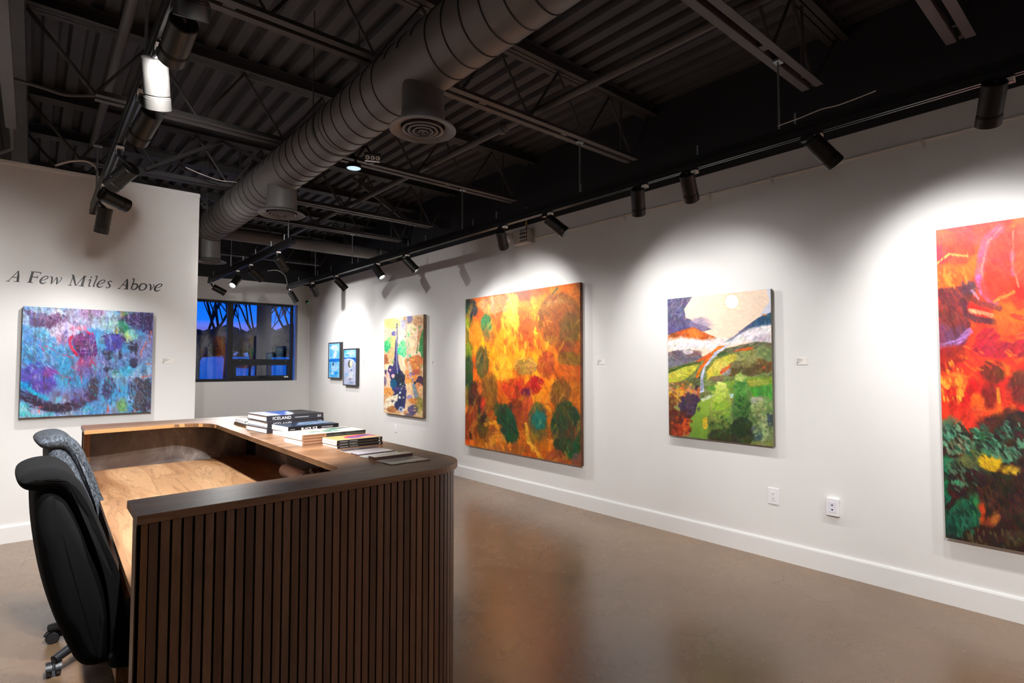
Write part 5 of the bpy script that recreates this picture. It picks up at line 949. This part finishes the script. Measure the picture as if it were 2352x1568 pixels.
# ------------------------------------------------------------------ small wall things
def label_card(lb,a,z,w,hh,axis='X'):
    o=thing('title_card',lb,'label',(XR-.002,a,z) if axis=='X' else (a,YP-.002,z),'small white title cards on the walls')
    b=(lambda m,u0,u1,z0,z1,d0,d1: m.box(XR-d1,XR-d0,a-u1,a-u0,z0,z1)) if axis=='X' else (lambda m,u0,u1,z0,z1,d0,d1: m.box(a+u0,a+u1,YP-d1,YP-d0,z0,z1))
    b(MB(),-w/2,w/2,z-hh/2,z+hh/2,.0005,.004).build('card',M['sticker'],o)
    m=MB()
    for k,f in enumerate((.45,.7,.5,.35)): b(m,-w*.42,-w*.42+w*.84*f,z+hh*.3-k*hh*.17,z+hh*.3-k*hh*.17+hh*.07,.004,.0045)
    b(m,-w*.42,-w*.3,z-hh*.38,z-hh*.2,.004,.0045); m.build('printed_lines',M['printg'],o)
label_card('small white title card right of the blue and purple painting',.974,1.487,.1,.052,'Y')
label_card('small white title card right of the orange painting',3.61,1.478,.1,.05)
label_card('small white title card right of the landscape painting',1.717,1.475,.075,.05)
label_card('small white title card right of the forest painting',6.625,1.478,.1,.055)
label_card('upper one of two small white cards right of the blue pair',8.77,1.512,.1,.046)
label_card('lower one of two small white cards right of the blue pair',8.77,1.452,.1,.046)
def plate(name,lb,cat,y,z,d,kind):
    o=thing(name,lb,cat,(XR,y,z)); w,hh=.041,.0605
    MB().box(XR-d,XR-.0003,y-w,y+w,z-hh,z+hh).build('cover_plate',M['plast'],o,bevel=min(.004,d*.45))
    f=XR-d
    if kind=='duplex':
        MB().box(f-.002,f+.001,y-.0175,y+.0175,z-.034,z+.034).build('receptacle',M['plast'],o,bevel=.0008)
        m=MB()
        for s in (.017,-.015):
            m.box(f-.0024,f-.0018,y-.0085,y-.0065,z+s,z+s+.008).box(f-.0024,f-.0018,y+.0065,y+.0085,z+s,z+s+.0075); m.lathe([(0,0),(.0028,0),(.0028,.0006),(0,.0006)],(f-.0024,y,z+s-.006),(1,0,0),10)
        m.build('socket_slot',M['slot'],o)
        m=MB(); [m.lathe([(0,0),(.003,0),(.003,.0012),(0,.0012)],(f-.001,y,z+s),(1,0,0),10) for s in (.047,-.047)]; m.build('plate_screw',M['plast'],o)
    elif kind=='jack':
        MB().box(f-.002,f+.001,y-.026,y+.026,z-.037,z+.037).build('jack_insert',plain('pale_lilac_plastic',(226,226,238),.4,var=.02),o,bevel=.0008)
        m=MB()
        for s in (.014,-.017): m.prism([(-.006,.004),(-.006,-.001),(-.003,-.005),(.003,-.005),(.006,-.001),(.006,.004)],f-.0026,f-.0018,lambda p,x,s=s:(x,y+p[0],z+s+p[1]))
        m.build('jack_port',M['slot'],o); MB().lathe([(0,0),(.003,0),(.003,.001)],(f+.02,y-w-.0002,z+.034),(0,1,0),10).build('side_port',M['slot'],o)
    else:
        MB().box(f-.004,f+.001,y-.012,y+.012,z-.03,z+.03).build('rocker',M['plast'],o,bevel=.001)
plate('wall_outlet','white duplex outlet below right of the landscape painting','outlet',1.938,.463,.007,'duplex')
plate('data_jack','white raised jack box with two black ports near the floor','jack plate',1.522,.464,.028,'jack')
plate('light_switch','white rocker plate low on the wall below the forest painting','switch plate',7.69,.473,.007,'rocker')
plate('wall_outlet','white duplex outlet half hidden behind the ICELAND books','outlet',10.59,.461,.012,'duplex')
# conduit along the right wall and emergency lights
o=thing('wall_conduit','thin white conduit running along the upper right wall','conduit',(XR-.011,2,2.87))
MB().tube([(XR-.011,YF+.05,2.868),(XR-.011,4.54,2.868)],.0095,10).build('tube',M['conduitw'],o,smooth=True)
m=MB()
for yy in (-.5,.95,1.9,2.42,3.3,4.2): m.box(XR-.022,XR-.0005,yy-.008,yy+.008,2.85,2.883).box(XR-.006,XR-.0005,yy-.008,yy+.008,2.825,2.85)
m.build('strap',M['conduitw'],o)
o=thing('emergency_light','beige twin emergency light box high on the right wall','emergency light',(XR,4.7,2.9))
MB().box(XR-.1,XR-.0005,4.575,4.825,2.815,2.975).build('battery_box',M['plastg'],o,bevel=.012,seg=3)
m=MB(); MB().box(XR-.104,XR-.099,4.585,4.705,2.835,2.965).build('lamp_panel',plain('chrome_reflector',(150,142,134),.25,metal=.6,var=.3,scale=60),o,bevel=.002)
for i in range(4):
    for j in range(3): m.lathe([(.004,-.001),(.013,-.006),(.0125,-.008),(.006,-.003),(0,-.003)],(XR-.103,4.6+.03*i,2.858+.042*j),(1,0,0),10)
m.build('reflector_cup',M['silver'],o)
MB().tube([(XR-.05,4.83,2.9),(XR-.06,4.87,2.92)],.016,10).build('lamp_arm',M['plastg'],o,smooth=True)
lm=MB().lathe([(0,-.05),(.03,-.045),(.052,-.01),(.058,.03),(.054,.034),(.04,.02),(0,.012)],(XR-.09,4.93,2.93),(-.5,.3,-.5),24).build('lamp_head',M['plast'],o,smooth=True)
MB().lathe([(.038,.021),(.04,.0215),(.0,.024)],(XR-.09,4.93,2.93),(-.5,.3,-.5),20).build('lamp_glass',M['silver'],o,smooth=True)
MB().tube([(XR-.014,4.69,2.97),(XR-.014,4.69,3.25)],.007,8).build('supply_conduit',M['printg'],o,smooth=True); MB().lathe([(.009,0),(.013,.006),(.012,.03),(.008,.036)],(XR-.014,4.69,3.045),(0,0,1),12,(True,True)).build('yellow_connector',M['yellow'],o,smooth=True)
# camera in the far corner
o=thing('security_camera','small black security camera in the far corner right of the window','camera',(4.19,YB-.03,2.72))
MB().lathe([(0,0),(.03,0),(.032,.01),(.026,.045),(.0,.05)],(4.19,YB-.001,2.72),(0,-1,0),18).build('housing',M['black'],o,smooth=True)
MB().lathe([(0,.05),(.012,.05),(.012,.054),(0,.054)],(4.19,YB-.001,2.722),(0,-1,0),12).build('camera_lens',M['blackmat'],o); MB().lathe([(0,0),(.006,0),(.006,.003),(0,.003)],(4.19,YB-.053,2.702),(0,-1,0),8).build('status_light',M['gled'],o)
MB().box(4.2,4.206,YB-.012,YB-.0005,.6,2.69).build('cable_cover',M['white'],o)
# ceiling lamp disc and little flood
o=thing('ceiling_lamp','round pale lamp disc hanging under the joist right of the duct','lamp',(2.06,4.55,3.13))
MB().lathe([(0,.05),(.03,.05),(.06,.03),(.066,.0),(.062,-.004),(.058,0)],(2.06,4.5,3.145),(.0,0,1),28).build('lamp_shell',M['black'],o,smooth=True); MB().lathe([(0,-.003),(.058,-.002)],(2.06,4.5,3.145),(0,0,1),28).build('diffuser_disc',M['led'],o)
MB().tube([(2.09,4.52,3.19),(2.1,4.56,3.26),(2.0,4.57,3.36)],.011,8).build('arm',M['blackmat'],o,smooth=True)
o=thing('flood_lamp','small square flood lamp with three lens rings beside the round lamp disc','lamp',(2.13,4.4,3.25))
c=Vector((2.145,4.32,3.21)); nz=Vector((-.35,-.75,-.55)).normalized(); ux=Vector((1,-.45,0)); ux=(ux-nz*ux.dot(nz)).normalized(); uy=nz.cross(ux)
MB().obox(c,(ux,uy,nz),(.068,.034,.02)).build('lamp_box',M['black'],o,bevel=.004); m=MB()
for k in (-1,0,1): m.lathe([(.008,.0205),(.016,.022),(.017,.0215),(.017,.0205)],tuple(c+ux*.042*k),nz,14)
m.build('lens_ring',M['silver'],o); MB().obox(c+uy*.03*(-1 if uy.z>0 else 1)+nz*.021,(ux,uy,nz),(.062,.006,.002)).build('light_strip',M['silver'],o)
MB().tube([tuple(c-nz*.02),tuple(c-nz*.06+Vector((0,.1,.1))),(2.1,4.56,3.38)],.009,8).build('arm',M['blackmat'],o,smooth=True)
tag(MB().bar((2.2,4.545,3.231),(2.245,4.5,3.231),.006).bar((2.2,4.545,3.231),(2.165,4.52,3.231),.006).build('beam_clip',M['zinc']),'tiny silver Y-shaped clip under the joist beside the round lamp disc','clip')
# ------------------------------------------------------------------ lights
def spot(p,d,power,size,blend,color,rad):
    l=bpy.data.lights.new('spot','SPOT'); l.energy=power; l.spot_size=math.radians(size); l.spot_blend=blend; l.color=color; l.shadow_soft_size=rad
    o=bpy.data.objects.new('spot_light',l); C.objects.link(o); o.location=p; o.rotation_mode='QUATERNION'; o.rotation_quaternion=Vector(d).normalized().to_track_quat('-Z','Y')
WARM=(1,.972,.94); COOL=(.93,.96,1)
PWR={0:(46,102,1),1:(50,102,1),2:(30,102,1),3:(30,102,1),4:(34,102,1),5:(68,104,1),6:(72,104,1),7:(50,104,1),8:(35,104,1),9:(27,104,1),10:(32,110,1),11:(90,74,.9),12:(75,74,.9),13:(110,100,.9),14:(120,100,.9),15:(250,86,.8),16:(100,92,.8),17:(45,84,1),18:(45,84,1),19:(110,60,1),20:(62,118,1),21:(230,58,.5)}
for tr,p,a,i in spots:
    pw,sz,bl=PWR.get(i,(60,108,1.0))
    spot(p+a*.004,a,pw,sz,bl,COOL if i in (16,21) else WARM,.03)
# track lamps out of frame, plus unseen spots added to fill walls and slats
for p,d,pw,sz in [((3.28,-.4,2.6),(.62,.2,-.75),46,104),((3.28,-2.2,2.6),(.6,.1,-.7),50,104),((.36,1.42,2.6),(.1,.72,-.68),210,64),((.36,.7,2.6),(3.9,.6,-2.35),150,52),((.36,-.5,2.6),(3.9,.7,-2.35),150,52),((.36,.9,2.6),(3.9,2.6,-2.4),170,52),((.36,1.1,2.6),(3.9,4.6,-2.3),260,52),((-2.5,1.5,2.65),(-.6,.2,-.75),170,112),((-2.5,4,2.65),(-.3,.6,-.75),170,112),((-2.5,-1.5,2.65),(-.5,-.3,-.8),130,112),((0,8.6,2.65),(-.2,.3,-.8),170,112),((1.2,8.9,2.65),(.3,.5,-.7),90,100),((2.2,-2.4,2.65),(-.1,.5,-.85),70,112)]: spot(p,d,pw,sz,.8,WARM,.03)
# ------------------------------------------------------------------ dusk sky
w=bpy.data.worlds.new('dusk'); S.world=w; w.use_nodes=True; nt=w.node_tree; bg=nt.nodes['Background']
tc=nt.nodes.new('ShaderNodeTexCoord'); sx=nt.nodes.new('ShaderNodeSeparateXYZ'); rp=nt.nodes.new('ShaderNodeValToRGB'); nt.links.new(tc.outputs['Generated'],sx.inputs[0]); nt.links.new(sx.outputs['Z'],rp.inputs[0])
e=rp.color_ramp.elements; e[0].position=.0; e[0].color=s4(60,80,150); e[1].position=1; e[1].color=s4(10,60,170)
for p,c in ((.052,(90,92,180)),(.062,(92,108,214)),(.07,(16,106,228)),(.12,(6,90,216)),(.35,(14,110,226))): q=e.new(p); q.color=s4(*c)
nt.links.new(rp.outputs[0],bg.inputs[0]); bg.inputs[1].default_value=1.1
# ------------------------------------------------------------------ camera
cd=bpy.data.cameras.new('camera'); cam=bpy.data.objects.new('camera',cd); C.objects.link(cam); S.camera=cam
cd.sensor_width=36; cd.lens=36*1282/2352; cd.clip_start=.05; cam.location=(0,0,1.45); cam.rotation_euler=(math.radians(90+2.3674),0,math.radians(-40.6323))
for ob in list(bpy.data.objects):
    if '_o' in ob: del ob['_o']
